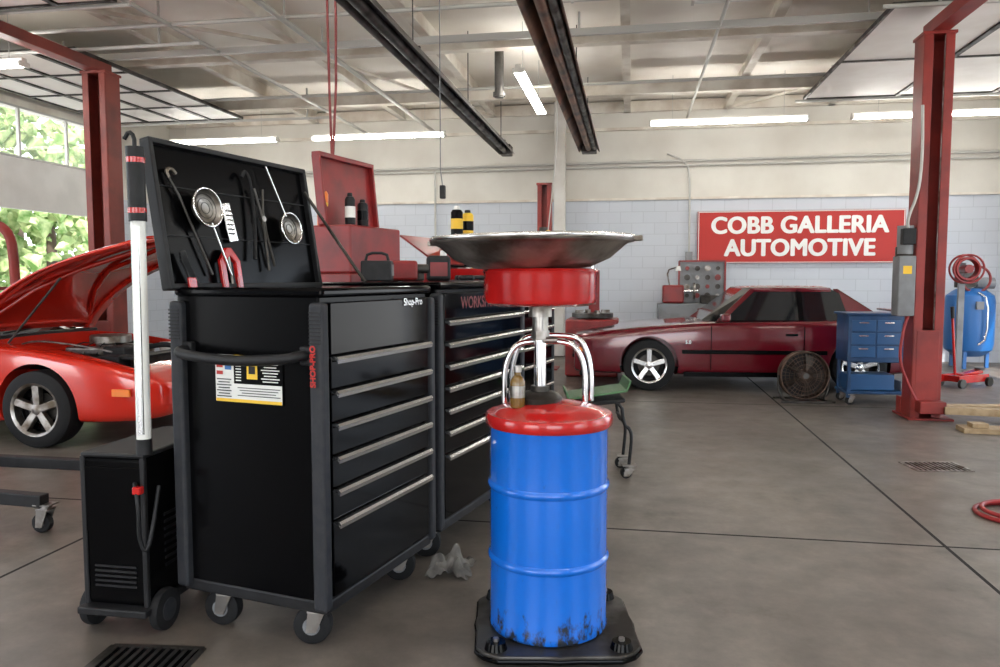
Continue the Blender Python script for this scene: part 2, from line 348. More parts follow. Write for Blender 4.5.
def heater(x,m,w):
    e=E('radiant_tube_heater',(x,7.2,3.5))
    q=w/2
    prof=[(-q,-.02),(-q*.5,.10),(q*.5,.10),(q,-.02),(q*.94,-.02),(q*.46,.085),(-q*.46,.085),(-q*.94,-.02)]
    mk('reflector',[(a,t,b) for t in(-5.6,5.6) for a,b in prof],[(i,(i+1)%8,8+(i+1)%8,8+i) for i in range(8)]+[(0,1,6,7),(1,2,5,6),(2,3,4,5),(8,9,14,15),(9,10,13,14),(10,11,12,13)],e,m)
    cyl('burner_tube',e,(0,0,.01),.05,11.0,'dark_steel' if w<.3 else 'rust','Y',20)
    for y in (-5,-2.5,0,2.5,5): 
        box('bracket',e,(0,y,.105),(w*.55,.04,.015),'dark_steel'); sweep('hang_wire',e,[(0,y,.11),(0,y,H-3.52)],.006,'dark_steel')
    if w>.28: cyl('burner_tube_2',e,(.09,0,.01),.04,11.0,'dark_steel','Y',20)
    box('burner_box',e,(0,5.5,.03),(w*.7,.3,.16),'dark_steel',.01)
heater(-2.07,'dull_alu',.26); heater(-.70,'rust',.34)
def ovh_door(name,side,y0,y1,drop,zt=4.02,nst=4,sec=.62):
    xw=(X0+.16) if side<0 else (X1-.16); d=1 if side<0 else -1
    e=E(name); total=4.0; w=y1-y0
    def frame(org,ux,length,solid):
        nsec=max(1,round(length/sec)); s=length/nsec
        for k in range(nsec):
            a=Vector(org)+Vector(ux)*s*k; b=a+Vector(ux)*s
            mid=(a+b)/2; vert=abs(ux[2])>.5
            def bx(nm,c,ly,lu,m,th=.045):
                if vert: box(nm,e,c,(th,ly,lu),m)
                else: box(nm,e,c,(lu,ly,th),m)
            if solid and k==0: bx('panel',mid,w,s-.01,'door_white')
            else:
                fm='conduit' if vert else 'dark_steel'
                bx('rail',a+Vector(ux)*.015,w,.03,fm); bx('rail',b-Vector(ux)*.015,w,.03,fm)
                for j in range(nst+1):
                    c=mid+Vector((0,-w/2+w*j/nst*(1-.035/w)+.0175,0)); bx('stile',c,.035,s-.06,fm)
                bx('pane',mid,w-.02,s-.07,'glass_pane' if vert else 'panel_pane',.008)
    ym=(y0+y1)/2
    if drop>0: frame((xw,ym,zt-.1-drop),(0,0,1),drop,True)
    frame((xw+d*.2,ym,zt+.03),(d,0,0),total-drop-.2,False)
    for y in(y0-.04,y1+.04):
        sweep('track',e,[(xw,y,.1),(xw,y,zt-.3),(xw+d*.08,y,zt-.08),(xw+d*.3,y,zt),(xw+d*4.1,y,zt)],.022,'conduit',smoothpath=1,seg=6)
        sweep('track_hanger',e,[(xw+d*3.6,y,zt),(xw+d*3.6,y,H-.05)],.015,'conduit')
ovh_door('garage_door',-1,8.05,11.95,1.5)
ovh_door('garage_door',-1,2.85,6.75,0)
ovh_door('garage_door',1,8.05,11.95,0,4.0,2,1.2)
ovh_door('garage_door',1,2.85,6.75,0,4.0,2,1.2)
sg=E('wall_sign',(2.84,Y1-.05,2.13))
box('sign_board',sg,(0,0,0),(3.40,.05,.90),'sign_red',.01)
boxes('sign_border',sg,[((0,-.028,.437),(3.38,.006,.012)),((0,-.028,-.437),(3.38,.006,.012)),((1.68,-.028,0),(.012,.006,.88)),((-1.68,-.028,0),(.012,.006,.88))],'label_white')
text('sign_text_top',sg,'COBB GALLERIA',(-.02,-.028,.19),(pi/2,0,0),.40,'sign_white',.004,bold=.019,sx=.955,sp=1.04)
text('sign_text_bottom',sg,'AUTOMOTIVE',(-.0,-.028,-.2),(pi/2,0,0),.40,'sign_white',.004,bold=.019,sx=.94,sp=1.04)
# ---------------------------------------------------------------- tool cabinets
RZ=-math.radians(12.3)
def cabinet(name,loc,dep,ln,top,handles,base=.165,pm='black_gloss'):
    e=E(name,(loc[0],loc[1],0),RZ)
    hx,hy=dep/2,ln/2
    box('carcass',e,(-.01,0,(base+top-.03)/2),(dep-.03,ln-.02,top-.03-base),'black_side',.008)
    box('top_lid',e,(0,0,top-.018),(dep,ln,.035),'black_gloss',.012,seg=3)
    box('base_rail',e,(0,0,base+.02),(dep-.01,ln-.01,.05),'black_plastic',.008)
    edges=[top-.05]+[h+.012 for h in handles]+[base+.05]
    for i in range(len(edges)-1):
        a,b=edges[i],edges[i+1]
        box('drawer_front' if i else 'header_fascia',e,(hx-.008,0,(a+b)/2),(.022,ln-.085,a-b-.010),pm,.004)
        if i:
            prism('drawer_pull',e,[(hx+.0,a-.000),(hx+.024,a-.001),(hx+.032,a-.010),(hx+.028,a-.026),(hx+.020,a-.014),(hx,a-.012)],-ln/2+.05,ln/2-.05,'alu',plane='XZ')
    for sy in(-1,1):
        for sx in(-1,1):
            box('corner_bumper',e,(sx*(hx-.02),sy*(hy-.003),(base+top-.04)/2),(.06,.05,top-base-.07),'bumper_grey',.014,seg=3)
            boxes('bumper_ribs',e,[((sx*(hx-.02),sy*(hy+.0235),top-.09-.014*k),(.05,.004,.006)) for k in range(9)],'black_plastic')
    for sx in(-1,1):
        for sy in(-1,1): caster(e,sx*(hx-.13),sy*(hy-.09),.075,base,.35 if sx>0 else .2,w=.03)
    return e
cab=cabinet('tool_cabinet',(-1.349,3.113),.70,.86,1.385,[1.118,.992,.868,.744,.62,.497])
hb=[(-.28,-.43,1.135),(-.28,-.485,1.14),(-.25,-.505,1.128),(0,-.52,1.112),(.25,-.505,1.128),(.28,-.485,1.14),(.28,-.43,1.135)]
sweep('push_handle',cab,hb,.02,'black_plastic',smoothpath=2,seg=14)
box('handle_mount',cab,(-.28,-.43,1.135),(.05,.03,.07),'black_plastic',.006); box('handle_mount',cab,(.28,-.43,1.135),(.05,.03,.07),'black_plastic',.006)
lb=E('warning_label',(0.003,-.4235,1.035),0,cab)
box('label_back',lb,(0,0,0),(.32,.002,.185),'label_white')
boxes('label_black',lb,[((.045,-.0015,.03),(.225,.002,.10)),((.0,-.0015,-.093),(.32,.002,.004)),((.0,-.0015,.093),(.32,.002,.004)),((-.16,-.0015,0),(.004,.002,.185)),((.16,-.0015,0),(.004,.002,.185))],'black_side')
boxes('label_yellow',lb,[((.045,-.0018,.086),(.225,.002,.010)),((.02,-.0022,.035),(.05,.002,.07)),((0,-.0018,-.086),(.31,.002,.012))],'yellow')
boxes('label_fine_print_light',lb,[((.105,-.003,.070-.011*k),(.085-(k%3)*.014,.001,.004)) for k in range(8)]+[((-.045,-.003,.070-.011*k),(.025,.001,.004)) for k in range(8)],'label_white')
boxes('label_text',lb,[((-.115,-.0032,-.005-.011*k),(.07-(k%2)*.015,.001,.004)) for k in range(7)]+[((.05,-.0032,-.035-.010*k),(.20-(k%3)*.02,.001,.003)) for k in range(4)]+[((.02,-.0036,.035),(.03,.001,.03))],'black_plastic')
boxes('label_red',lb,[((-.135,-.0032,.055),(.03,.001,.03)),((-.135,-.0032,.02),(.03,.001,.014))],'sign_red')
box('label_blue',lb,(-.095,-.0032,.05),(.03,.001,.035),'blue_tank')
text('logo_plate',cab,'Shop-Pro',(.357,.24,1.315),(pi/2,0,pi/2),.045,'alu',.001,.0)
text('bumper_logo',cab,'SHOP-PRO',(.327,-.4625,1.10),(pi/2,-pi/2,0),.032,'sign_red',.001,.001)
lid=E('raised_lid_panel',(-.355,0.03,1.37),0,cab,rot=(0,-.16,0))
box('lid_board',lid,(0,.0,.30),(.02,.98,.58),'black_side',.004)
boxes('lid_frame',lid,[((.012,0,.592),(.05,1.0,.022)),((.012,-.49,.30),(.05,.022,.59)),((.012,.49,.30),(.05,.022,.59)),((.012,0,.012),(.05,1.0,.022))],'black_plastic',.004)
boxes('lid_slats',lid,[((.012,0,z),(.006,.95,.004)) for z in (.22,.42)],'black_plastic')
sweep('lid_stay',cab,[(.0,.42,1.40),(-.40,.50,1.85)],.008,'dark_steel')
def strainer(y,z,rad,hang):
    e=E('strainer_ladle',(.04,y,z),0,lid)
    lathe('dish',e,(0,0,0),[(0,.0),(rad*.6,.004),(rad*.9,.018),(rad,.03),(rad*1.06,.03),(rad*1.04,.022),(rad*.92,.008),(rad*.6,-.006),(0,-.009)],'steel',36,'X')
    ring('rim',e,(.03,0,0),rad*1.03,.005,'chrome','X')
    for rr in(.3,.55,.78): ring('mesh_ring',e,(.015,0,0),rad*rr,.0018,'dark_steel','X',24,5)
    sweep('handle',e,[(.02,rad*hang[0]*.8,rad*.8*hang[1]),(.01,hang[2],hang[3])],.005,'chrome')
strainer(-.27,.335,.078,(.3,-1,.10,-.28))
strainer(.27,.28,.072,(-.3,1,-.10,.29))
e=E('grater_scraper',(.03,-.11,.29),0,lid); box('plate',e,(0,0,0),(.008,.055,.17),'alu',.003,rot=(.15,0,0)); boxes('slots',e,[((.0055,.0,-.05+.02*k),(.002,.035,.006)) for k in range(6)],'dark_steel')
e=E('hook_wrench',(.03,-.38,.1),0,lid); sweep('shaft',e,[(0,-.04,.35),(.0,.0,.28),(0,.12,-.04)],.006,'dark_steel'); sweep('hook',e,[(0,-.04,.35),(0,-.05,.38),(0,-.02,.39),(0,0,.37)],.008,'steel',smoothpath=1)
e=E('long_pliers',(.035,.11,.3),0,lid)
sweep('jaw_handle_1',e,[(0,-.03,.16),(0,0,.02),(0,-.01,-.22)],.007,'dark_steel',smoothpath=1); sweep('jaw_handle_2',e,[(0,.03,.16),(0,0,.02),(0,.035,-.20)],.007,'dark_steel',smoothpath=1); cyl('pivot',e,(0,0,.02),.014,.02,'steel','X')
e=E('rubber_hose_loop',(.04,.0,.28),0,lid); sweep('loop',e,[(0,0,.22),(0,.03,.26),(0,.06,.2),(0,.04,-.02),(0,.01,-.15)],.009,'rubber',smoothpath=2)
e=E('c_clamp',(.04,-.16,.09),0,lid)
prism('clamp_body',e,[(-.06,-.09),(-.03,-.09),(-.03,.02),(.0,.05),(.03,.02),(.03,-.09),(.06,-.09),(.06,.03),(.015,.085),(-.015,.085),(-.06,.03)],-.01,.01,'red_gloss',.004,plane='YZ')
sweep('clamp_screw',e,[(0,0,.05),(0,0,-.07)],.006,'steel')
e=E('feeler_gauge_set',(.04,-.40,.07),0,lid); boxes('blades',e,[((0,.008*k,-.01*k),(.01,.03,.17),(.25+.12*k,0,0)) for k in range(3)],'black_plastic',.002); box('grip',e,(.01,.0,-.05),(.014,.04,.05),'red_gloss',.004)
cab2=cabinet('tool_cabinet',(-1.129,4.235),.70,1.15,1.40,[1.20,1.09,.98,.87,.76,.65,.53])
text('logo_plate',cab2,'WORKSHOP',(.352,-.1,1.29),(pi/2,0,pi/2),.085,'red_box',.001,.002)
cab3=cabinet('tool_cabinet',(-1.18,6.10),.70,1.5,1.36,[1.15,1.0,.85,.7,.5])
rc=E('red_tool_chest',(-1.84,4.85,0),RZ)
box('body',rc,(0,0,.80),(.40,.60,1.30),'red_box',.01)
boxes('drawer_lines',rc,[((.203,0,.4+.16*k),(.01,.54,.13)) for k in range(5)],'red_gloss',.004)
boxes('drawer_trim',rc,[((.213,0,.455+.16*k),(.012,.54,.014)) for k in range(5)],'alu')
box('tray_box',rc,(0,0,1.60),(.42,.62,.30),'red_box',.012)
box('lid',rc,(-.03,0,1.97),(.03,.62,.46),'red_box',.008,rot=(0,-.10,0))
boxes('lid_lip',rc,[((-.03,0,2.19),(.06,.64,.03)),((-.01,-.31,1.97),(.06,.02,.44),(0,-.10,0)),((-.01,.31,1.97),(.06,.02,.44),(0,-.10,0))],'red_box',.004)
for a in(-1,1):
    for b in(-1,1): caster(rc,a*.12,b*.22,.06,.15)
tb=E('red_toolbox',(-1.45,5.75,1.361),RZ)
prism('case',tb,[(-.2,0),(.2,0),(.2,.12),(-.2,.17)],-.24,.24,'red_box',.008)
box('open_lid',tb,(-.06,0,.27),(.38,.48,.015),'red_box',.004,rot=(0,.6,0))
boxes('latches',tb,[((.203,-.1,.08),(.01,.04,.05)),((.203,.1,.08),(.01,.04,.05))],'alu')
def can(name,loc,r,h,m,cap='black_plastic',band='yellow'):
    e=E(name,loc)
    lathe('body',e,(0,0,0),[(r*.9,0),(r,.006),(r,h*.82),(r*.75,h*.9),(r*.4,h*.92)],m,24)
    lathe('cap',e,(0,0,0),[(r*.5,h*.9),(r*.5,h),(r*.4,h*1.03)],cap,20)
    lathe('label_band',e,(0,0,0),[(r*1.01,h*.25),(r*1.01,h*.6)],band,24,cap=False)
    return e
can('spray_can',(-1.93,4.63,1.751),.036,.24,'orange','label_white','yellow'); can('spray_can',(-1.76,4.66,1.751),.033,.2,'black_plastic','black_plastic','label_white')
can('spray_can',(-1.72,4.78,1.751),.035,.17,'black_plastic','black_plastic','black_side')
for i,(x,y,m,b) in enumerate([(-.98,5.7,'label_white','blue_cab'),(-.93,5.9,'red_gloss','label_white'),(-1.08,6.1,'blue_tank','label_white'),(-1.12,5.65,'label_white','red_gloss'),(-.9,6.3,'black_side','label_white'),(-1.2,5.95,'yellow','black_side')]):
    can('spray_can',(x,y,1.361),.045,.19,m,'black_plastic',b)
# upper cabinet with jugs behind the red toolbox
e=E('tool_box_hutch',(-1.42,6.35,1.361),RZ); box('hutch_case',e,(0,0,.2),(.3,.5,.4),'black_side',.008); boxes('hutch_drawers',e,[((.153,0,.08+.12*k),(.01,.46,.1)) for k in range(3)],'black_gloss',.003); boxes('hutch_pulls',e,[((.162,0,.12+.12*k),(.012,.44,.012)) for k in range(3)],'alu')
can('spray_can',(-1.42,6.2,1.762),.05,.24,'black_side','label_white','yellow'); can('spray_can',(-1.36,6.34,1.762),.05,.22,'yellow','black_plastic','black_side')
e=E('instruction_binder',(-1.08,5.42,1.361),.4); box('cover',e,(0,0,.07),(.03,.16,.14),'label_white',.003,rot=(0,.3,0)); box('spine',e,(-.01,0,.06),(.02,.17,.1),'red_box',.003)
e=E('impact_driver',(-1.25,4.10,1.401),.5); box('case_body',e,(0,0,.06),(.16,.09,.11),'red_box',.015); cyl('nose',e,(.11,0,.07),.025,.07,'dark_steel','X'); box('grip',e,(-.05,0,.02),(.05,.06,.04),'black_plastic',.008)
e=E('battery_charger',(-1.32,3.88,1.401),.2); box('case',e,(0,0,.055),(.16,.12,.11),'black_plastic',.01); box('face',e,(.081,0,.06),(.004,.09,.06),'grey'); sweep('handle',e,[(-.06,0,.11),(-.05,0,.15),(.05,0,.15),(.06,0,.11)],.008,'black_plastic',smoothpath=1)
e=E('parts_bin',(-.96,4.62,1.401),RZ); box('bin_floor',e,(0,0,.006),(.3,.2,.012),'grey'); boxes('bin_sides',e,[((-.145,0,.04),(.01,.2,.07)),((.145,0,.04),(.01,.2,.07)),((0,.095,.04),(.3,.01,.07)),((0,-.095,.04),(.3,.01,.07))],'red_gloss'); boxes('parts',e,[((-.08+.05*k,.02*(-1)**k,.05),(.04,.05,.07),(0,0,k)) for k in range(4)],'steel',.004)
e=E('coolant_jug',(-1.12,4.40,1.401),.3); box('jug_body',e,(0,0,.075),(.14,.09,.15),'black_plastic',.02,seg=3); cyl('cap',e,(.03,0,.165),.02,.03,'label_white'); box('jug_label',e,(0,-.046,.07),(.1,.003,.08),'red_box')
e=E('torque_wrench_case',(-1.36,4.48,1.401),-.2); box('case',e,(0,0,.035),(.09,.4,.07),'dark_steel',.01); box('handle',e,(.05,0,.03),(.02,.1,.02),'black_plastic')
e=E('work_gloves',(-.92,4.25,1.401),.4); 
for k in range(2):
    box('palm_%d'%k,e,(0,.1*k,.02),(.09,.08,.03),'black_plastic',.012)
    for f in range(4): sweep('finger',e,[(.04,.1*k-.03+.02*f,.02),(.085,.1*k-.033+.022*f,.025),(.11,.1*k-.035+.023*f,.015)],.010,'black_plastic')
    sweep('thumb',e,[(0,.1*k-.035,.02),(.03,.1*k-.07,.018)],.011,'black_plastic')
def rag(loc):
    vs=[];fs=[];n=20
    for i in range(n):
        for j in range(n):
            u,v=i/(n-1)-.5,j/(n-1)-.5
            d=math.hypot(u,v)
            z=.008+.09*math.exp(-(d*2.3)**2)*(1+.35*math.sin(14*u+5*v))+.016*math.sin(23*v+9*u)+.012*math.sin(31*u-7*v)
            vs.append((u*.20+.012*math.sin(20*v),v*.20+.012*math.sin(18*u),max(.003,z)))
    for i in range(n-1):
        for j in range(n-1): fs.append((i*n+j,(i+1)*n+j,(i+1)*n+j+1,i*n+j+1))
    o=mk('shop_rag',vs,fs,None,'cloth',True); o.location=loc; s=o.modifiers.new('s','SOLIDIFY'); s.thickness=.003; s.offset=1; s2=o.modifiers.new('ss','SUBSURF'); s2.levels=s2.render_levels=1
rag((-.84,3.52,0.0))
wd=E('welder_cart',(-2.0,2.93,0))
box('case',wd,(0,0,.42),(.27,.54,.60),'black_side',.02,seg=3)
box('top_cover',wd,(0,0,.725),(.28,.55,.02),'black_plastic',.01)
boxes('vent_slots',wd,[((-.0,-.272,.20+.02*k),(.18,.004,.008)) for k in range(5)]+[((.137,.0,.25+.03*k),(.004,.3,.012)) for k in range(8)],'black_plastic')
box('front_panel',wd,(0,-.272,.55),(.24,.006,.26),'black_side',.004)
boxes('frame_edges',wd,[((-.13,-.265,.42),(.02,.02,.6)),((.13,-.265,.42),(.02,.02,.6))],'black_plastic',.004)
box('base_plate',wd,(0,-.01,.105),(.30,.60,.03),'black_plastic',.006)
for s in(-1,1):
    lathe('wheel',wd,(s*.155,-.19,.085),[(.02,-.02),(.055,-.02),(.082,-.016),(.085,0),(.082,.016),(.055,.02),(.02,.02)],'rubber',32,'X')
    lathe('wheel_hub',wd,(s*.155,-.19,.085),[(0,-.026),(.045,-.022),(.045,.022),(0,.026)],'bumper_grey',24,'X')
cyl('axle',wd,(0,-.19,.085),.01,.33,'steel','X')
for s in(-1,1): caster(wd,s*.10,.2,.035,.09)
sweep('power_cable',wd,[(.10,-.276,.62),(.13,-.31,.60),(.145,-.32,.5),(.13,-.305,.42),(.15,-.30,.35),(.165,-.28,.4),(.165,-.22,.6)],.008,'black_plastic',smoothpath=2)
box('cable_clip',wd,(.13,-.30,.60),(.035,.03,.03),'red_gloss',.005)
wl=E('work_light_bar',(-1.865,2.67,.736))
sweep('aluminium_tube',wl,[(.0,0,.02),(.006,.0,.92)],.027,'label_white',seg=20)
sweep('clear_lens',wl,[(.004,-.018,.08),(.010,-.018,.88)],.014,'alu',seg=14)
sweep('lower_cap',wl,[(0,0,0),(0,0,.06)],.03,'black_plastic',seg=20)
sweep('grip',wl,[(.006,.0,.90),(.002,.0,1.18)],.033,'black_plastic',seg=20)
for z in (.93,1.12): sweep('grip_band',wl,[(.004,.0,z),(.004,.0,z+.02)],.0345,'red_gloss',seg=20)
sweep('hook',wl,[(.002,.0,1.17),(.002,.0,1.22),(-.02,.0,1.24),(-.04,.0,1.21)],.008,'black_plastic',smoothpath=1)
# ---------------------------------------------------------------- oil drain
od=E('oil_drain_tank',(-.312,2.965,0),math.radians(10))
pts=[]
for k in range(4):
    a0=pi/4+k*pi/2
    for d in(-.16,-.08,0,.08,.16): pts.append((.39*math.cos(a0+d)*(1-abs(d)*.15)+.025,.37*math.sin(a0+d)*(1-abs(d)*.15)))
    am=a0+pi/4
    for d in(-.2,0,.2): pts.append((.315*math.cos(am+d)+.025,.30*math.sin(am+d)))
prism('base_plate',od,pts,.028,.05,'dark_steel',.006,plane='XY')
prism('base_rim',od,[((x-.025)*1.02+.025,y*1.02) for x,y in pts],.02,.038,'black_gloss',.006,plane='XY')
for k in range(4):
    a=pi/4+k*pi/2; cx,cy=.33*math.cos(a)+.025,.32*math.sin(a)
    cyl('caster_cup',od,(cx,cy,.06),.045,.035,'black_gloss','Z',24,.035)
    cyl('caster_bolt',od,(cx,cy,.082),.012,.014,'steel','Z',6)
    lathe('caster_wheel',od,(cx,cy,.016),[(.016*math.sin(pi*t/8)+.001,-.016*math.cos(pi*t/8)) for t in range(9)],'rubber',16)
r=.231
def rib(z): return [(r,z-.016),(r+.007,z-.008),(r+.009,z),(r+.007,z+.008),(r,z+.016)]
prof=[(r-.02,.05),(r,.055),(r+.004,.065),(r,.08)]+rib(.335)+rib(.62)+[(r,.85),(r+.003,.86),(r+.003,.87),(r-.02,.875)]
lathe('drum',od,(0,0,0),prof,'drum',72)
lathe('drum_lid',od,(0,0,0),[(r+.012,.850),(r+.018,.858),(r+.018,.888),(r+.012,.898),(r-.01,.900),(r-.03,.914),(r-.09,.930),(.06,.943),(0,.945)],'red_gloss',72)
up=E('drain_head',(-.035,0,0),0,od)
lathe('post_collar',up,(0,0,0),[(.085,.93),(.088,.955),(.065,.975),(.038,.98),(.036,1.0)],'dark_steel',32)
lathe('bung_cap',up,(-.05,.1,0),[(.035,.925),(.035,.955),(.0,.96)],'grey',16)
cyl('post',up,(0,0,1.13),.024,.4,'chrome'); cyl('post_sleeve',up,(0,0,1.25),.031,.14,'steel')
cyl('post_nut',up,(0,0,1.20),.036,.03,'steel','Z',6); cyl('lock_knob',up,(.04,-.02,1.18),.012,.05,'steel','X')
lathe('red_bowl',up,(0,0,0),[(0.0,1.312),(.19,1.314),(.213,1.325),(.220,1.34),(.219,1.43),(.224,1.445),(.217,1.455),(.12,1.46)],'red_gloss',72)
lathe('bowl_outlet',up,(0,0,0),[(.045,1.27),(.045,1.315)],'steel',24)
pn=E('drain_pan',(-.01,0,0),0,up,rot=(0,-.015,0))
lathe('pan_shell',pn,(0,0,.005),[(0,1.445),(.16,1.447),(.225,1.455),(.30,1.488),(.355,1.535),(.372,1.545),(.391,1.548),(.395,1.556),(.392,1.568),(.375,1.573),(.35,1.56),(.29,1.513),(.2,1.48),(0,1.47)],'pan',96)
for a in(-15,165): 
    t=math.radians(a); box('pan_lug',pn,(.405*math.cos(t),.405*math.sin(t),1.563),(.035,.04,.02),'steel',.004,rot=(0,0,t))
ring('pan_rim',pn,(0,0,1.568),.387,.010,'alu','Z',72,8)
def hoop(x0,x1,y,zt):
    return [(x0,y,.92),(x0+.0,y,1.06),(x0+.03,y,zt-.03),(x0+.07,y,zt),((x0+x1)/2,y,zt+.004),(x1-.07,y,zt),(x1-.03,y,zt-.03),(x1,y,1.06),(x1,y,.92)]
sweep('handle_hoop',od,hoop(-.175,.15,.075,1.165),.012,'chrome',smoothpath=2)
sweep('handle_hoop_2',od,hoop(-.145,.18,.125,1.185),.012,'chrome',smoothpath=2)
b=E('oil_bottle',(-.125,-.07,.925),0,od)
lathe('glass',b,(0,0,0),[(0,.0),(.026,.001),(.029,.006),(.029,.10),(.022,.115),(.013,.125),(.013,.14)],'amber',28)
lathe('cap',b,(0,0,0),[(.015,.137),(.015,.16),(0,.161)],'steel',20); lathe('label',b,(0,0,0),[(.0296,.04),(.0296,.085)],'steel',28,cap=False)
st=E('rolling_tray_cart',(-.24,5.55,0),.15)
prism('tray',st,[(-.22,.56),(.20,.62),(.23,.70),(.215,.70),(.19,.635),(-.205,.575),(-.22,.62),(-.235,.62)],-.18,.18,'green',.004)
box('seat_pad',st,(0,0,.535),(.38,.32,.03),'black_plastic',.01,rot=(0,-.12,0))
for s in(-1,1):
    sweep('frame_loop',st,[(-.18,s*.15,.09),(-.2,s*.15,.3),(-.16,s*.15,.52),(.16,s*.15,.57),(.18,s*.15,.38),(.22,s*.15,.36),(.24,s*.15,.3),(.22,s*.15,.09)],.012,'black_plastic',smoothpath=2)
    for x in(-.18,.20): caster(st,x,s*.15,.04,.1)
sweep('cross_bar',st,[(.17,-.15,.42),(.17,.15,.42)],.01,'black_plastic'); sweep('cross_bar_2',st,[(-.19,-.15,.3),(-.19,.15,.3)],.01,'black_plastic')
# ---------------------------------------------------------------- lifts
def lift(name,x,yf,ynear,hgt,m='red_lift',fold=0,w=.30):
    e=E(name,(x,0,0))
    for i,(y,d) in enumerate(((yf,-1),(ynear,1))):
        dp,t=.26,.012
        boxes('column_%d'%(i+1),e,[((0,y-d*dp/2,hgt/2),(w,t,hgt-.02)),((-w/2,y,hgt/2),(t,dp,hgt-.02)),((w/2,y,hgt/2),(t,dp,hgt-.02)),((-w/2+.04,y+d*dp/2,hgt/2),(.08,t,hgt-.02)),((w/2-.04,y+d*dp/2,hgt/2),(.08,t,hgt-.02))],m,.004)
        box('base_plate_%d'%(i+1),e,(0.03,y-d*.03,.011),(.42,.5,.02),m,.004)
        box('gusset',e,(-.15,y-d*.18,.1),(.012,.12,.18),m); box('gusset',e,(.15,y-d*.18,.1),(.012,.12,.18),m)
        box('carriage_%d'%(i+1),e,(0,y+d*.04,.5),(.22,.2,.8),m,.01)
        box('carriage_foot_%d'%(i+1),e,(0.02,y+d*.2,.14),(.24,.18,.12),m,.008)
        for s in(-1,1):
            a=Vector((s*.1,y+d*.24,.13)); bnd=Vector((s*.85,y+d*.42,.12))
            if fold: a=Vector((.12,y+d*(.22+.06*s),.13)); bnd=Vector((.75,y+d*(.22+.16*s),.12))
            mid=(a+bnd)/2; L=(bnd-a); ang=math.atan2(L.y,L.x)
            box('arm',e,mid,(L.length,.11,.07),'wood' if fold else m,.006,rot=(0,0,ang)); 
            box('arm_extension',e,bnd+L.normalized()*.12,(.3,.08,.05),'dark_steel',.004,rot=(0,0,ang))
            cyl('arm_pad',e,bnd+L.normalized()*.22+Vector((0,0,.045)),.06,.04,'rubber')
        box('cap_%d'%(i+1),e,(0,y,hgt),(w+.04,.3,.03),m,.004)
    box('overhead_beam',e,(0,(yf+ynear)/2,hgt+.07),(.16,abs(yf-ynear)+.2,.12),m,.006)
    sweep('equaliser_cable',e,[(.06,yf-.1,.9),(.06,yf-.1,hgt-.02)],.006,'steel')
    return e
L1=lift('vehicle_lift',2.93,8.36,4.9,3.80,fold=1,w=.27)
pu=E('lift_power_unit',(-.23,8.28,0),0,L1)
box('control_box',pu,(0,0,1.34),(.16,.2,.60),'grey',.012)
box('switch_box',pu,(-.0,-.08,1.83),(.12,.1,.16),'black_plastic',.008); cyl('motor',pu,(0,0,1.8),.075,.28,'grey'); cyl('reservoir',pu,(.0,.02,1.68),.08,.1,'dark_steel')
sweep('flex_conduit',pu,[(0,-.08,1.9),(-.02,-.1,2.0),(.06,-.14,2.25),(.09,-.12,2.6),(.08,-.1,3.1)],.014,'conduit',smoothpath=2)
sweep('hydraulic_hose',pu,[(.04,-.05,1.05),(-.02,-.1,.9),(-.05,-.1,.6),(.05,-.1,.35),(.12,-.12,.2)],.014,'hose_red',smoothpath=2)
boxes('valve_labels',pu,[((0,-.102,1.5),(.08,.004,.08))],'yellow')
L2=lift('vehicle_lift',-6.32,8.46,5.02,3.86,m='red_lift2')
wb=E('timber_plank',(3.05,7.62,0)); box('plank',wb,(.35,.0,.024),(.75,.22,.046),'wood',.004,rot=(0,0,-.05)); box('packer_block',wb,(.12,.0,.069),(.14,.12,.042),'wood',.004)
e=E('vehicle_lift',(-1.33,11.9,0)); w=.2
boxes('column',e,[((0,.09,1.43),(w,.012,2.84)),((-w/2,0,1.43),(.012,.19,2.84)),((w/2,0,1.43),(.012,.19,2.84)),((-.07,-.09,1.43),(.06,.012,2.84)),((.07,-.09,1.43),(.06,.012,2.84))],'red_lift',.003)
box('base_plate',e,(0,0,.012),(.45,.45,.022),'red_lift'); box('carriage',e,(0,-.04,1.9),(.15,.12,.6),'dark_steel'); box('arm_left',e,(-.35,-.14,1.75),(.6,.09,.07),'red_lift',.005); box('arm_right',e,(.35,-.14,1.75),(.6,.09,.07),'red_lift',.005)
box('head_plate',e,(0,0,2.86),(.24,.22,.03),'red_lift')
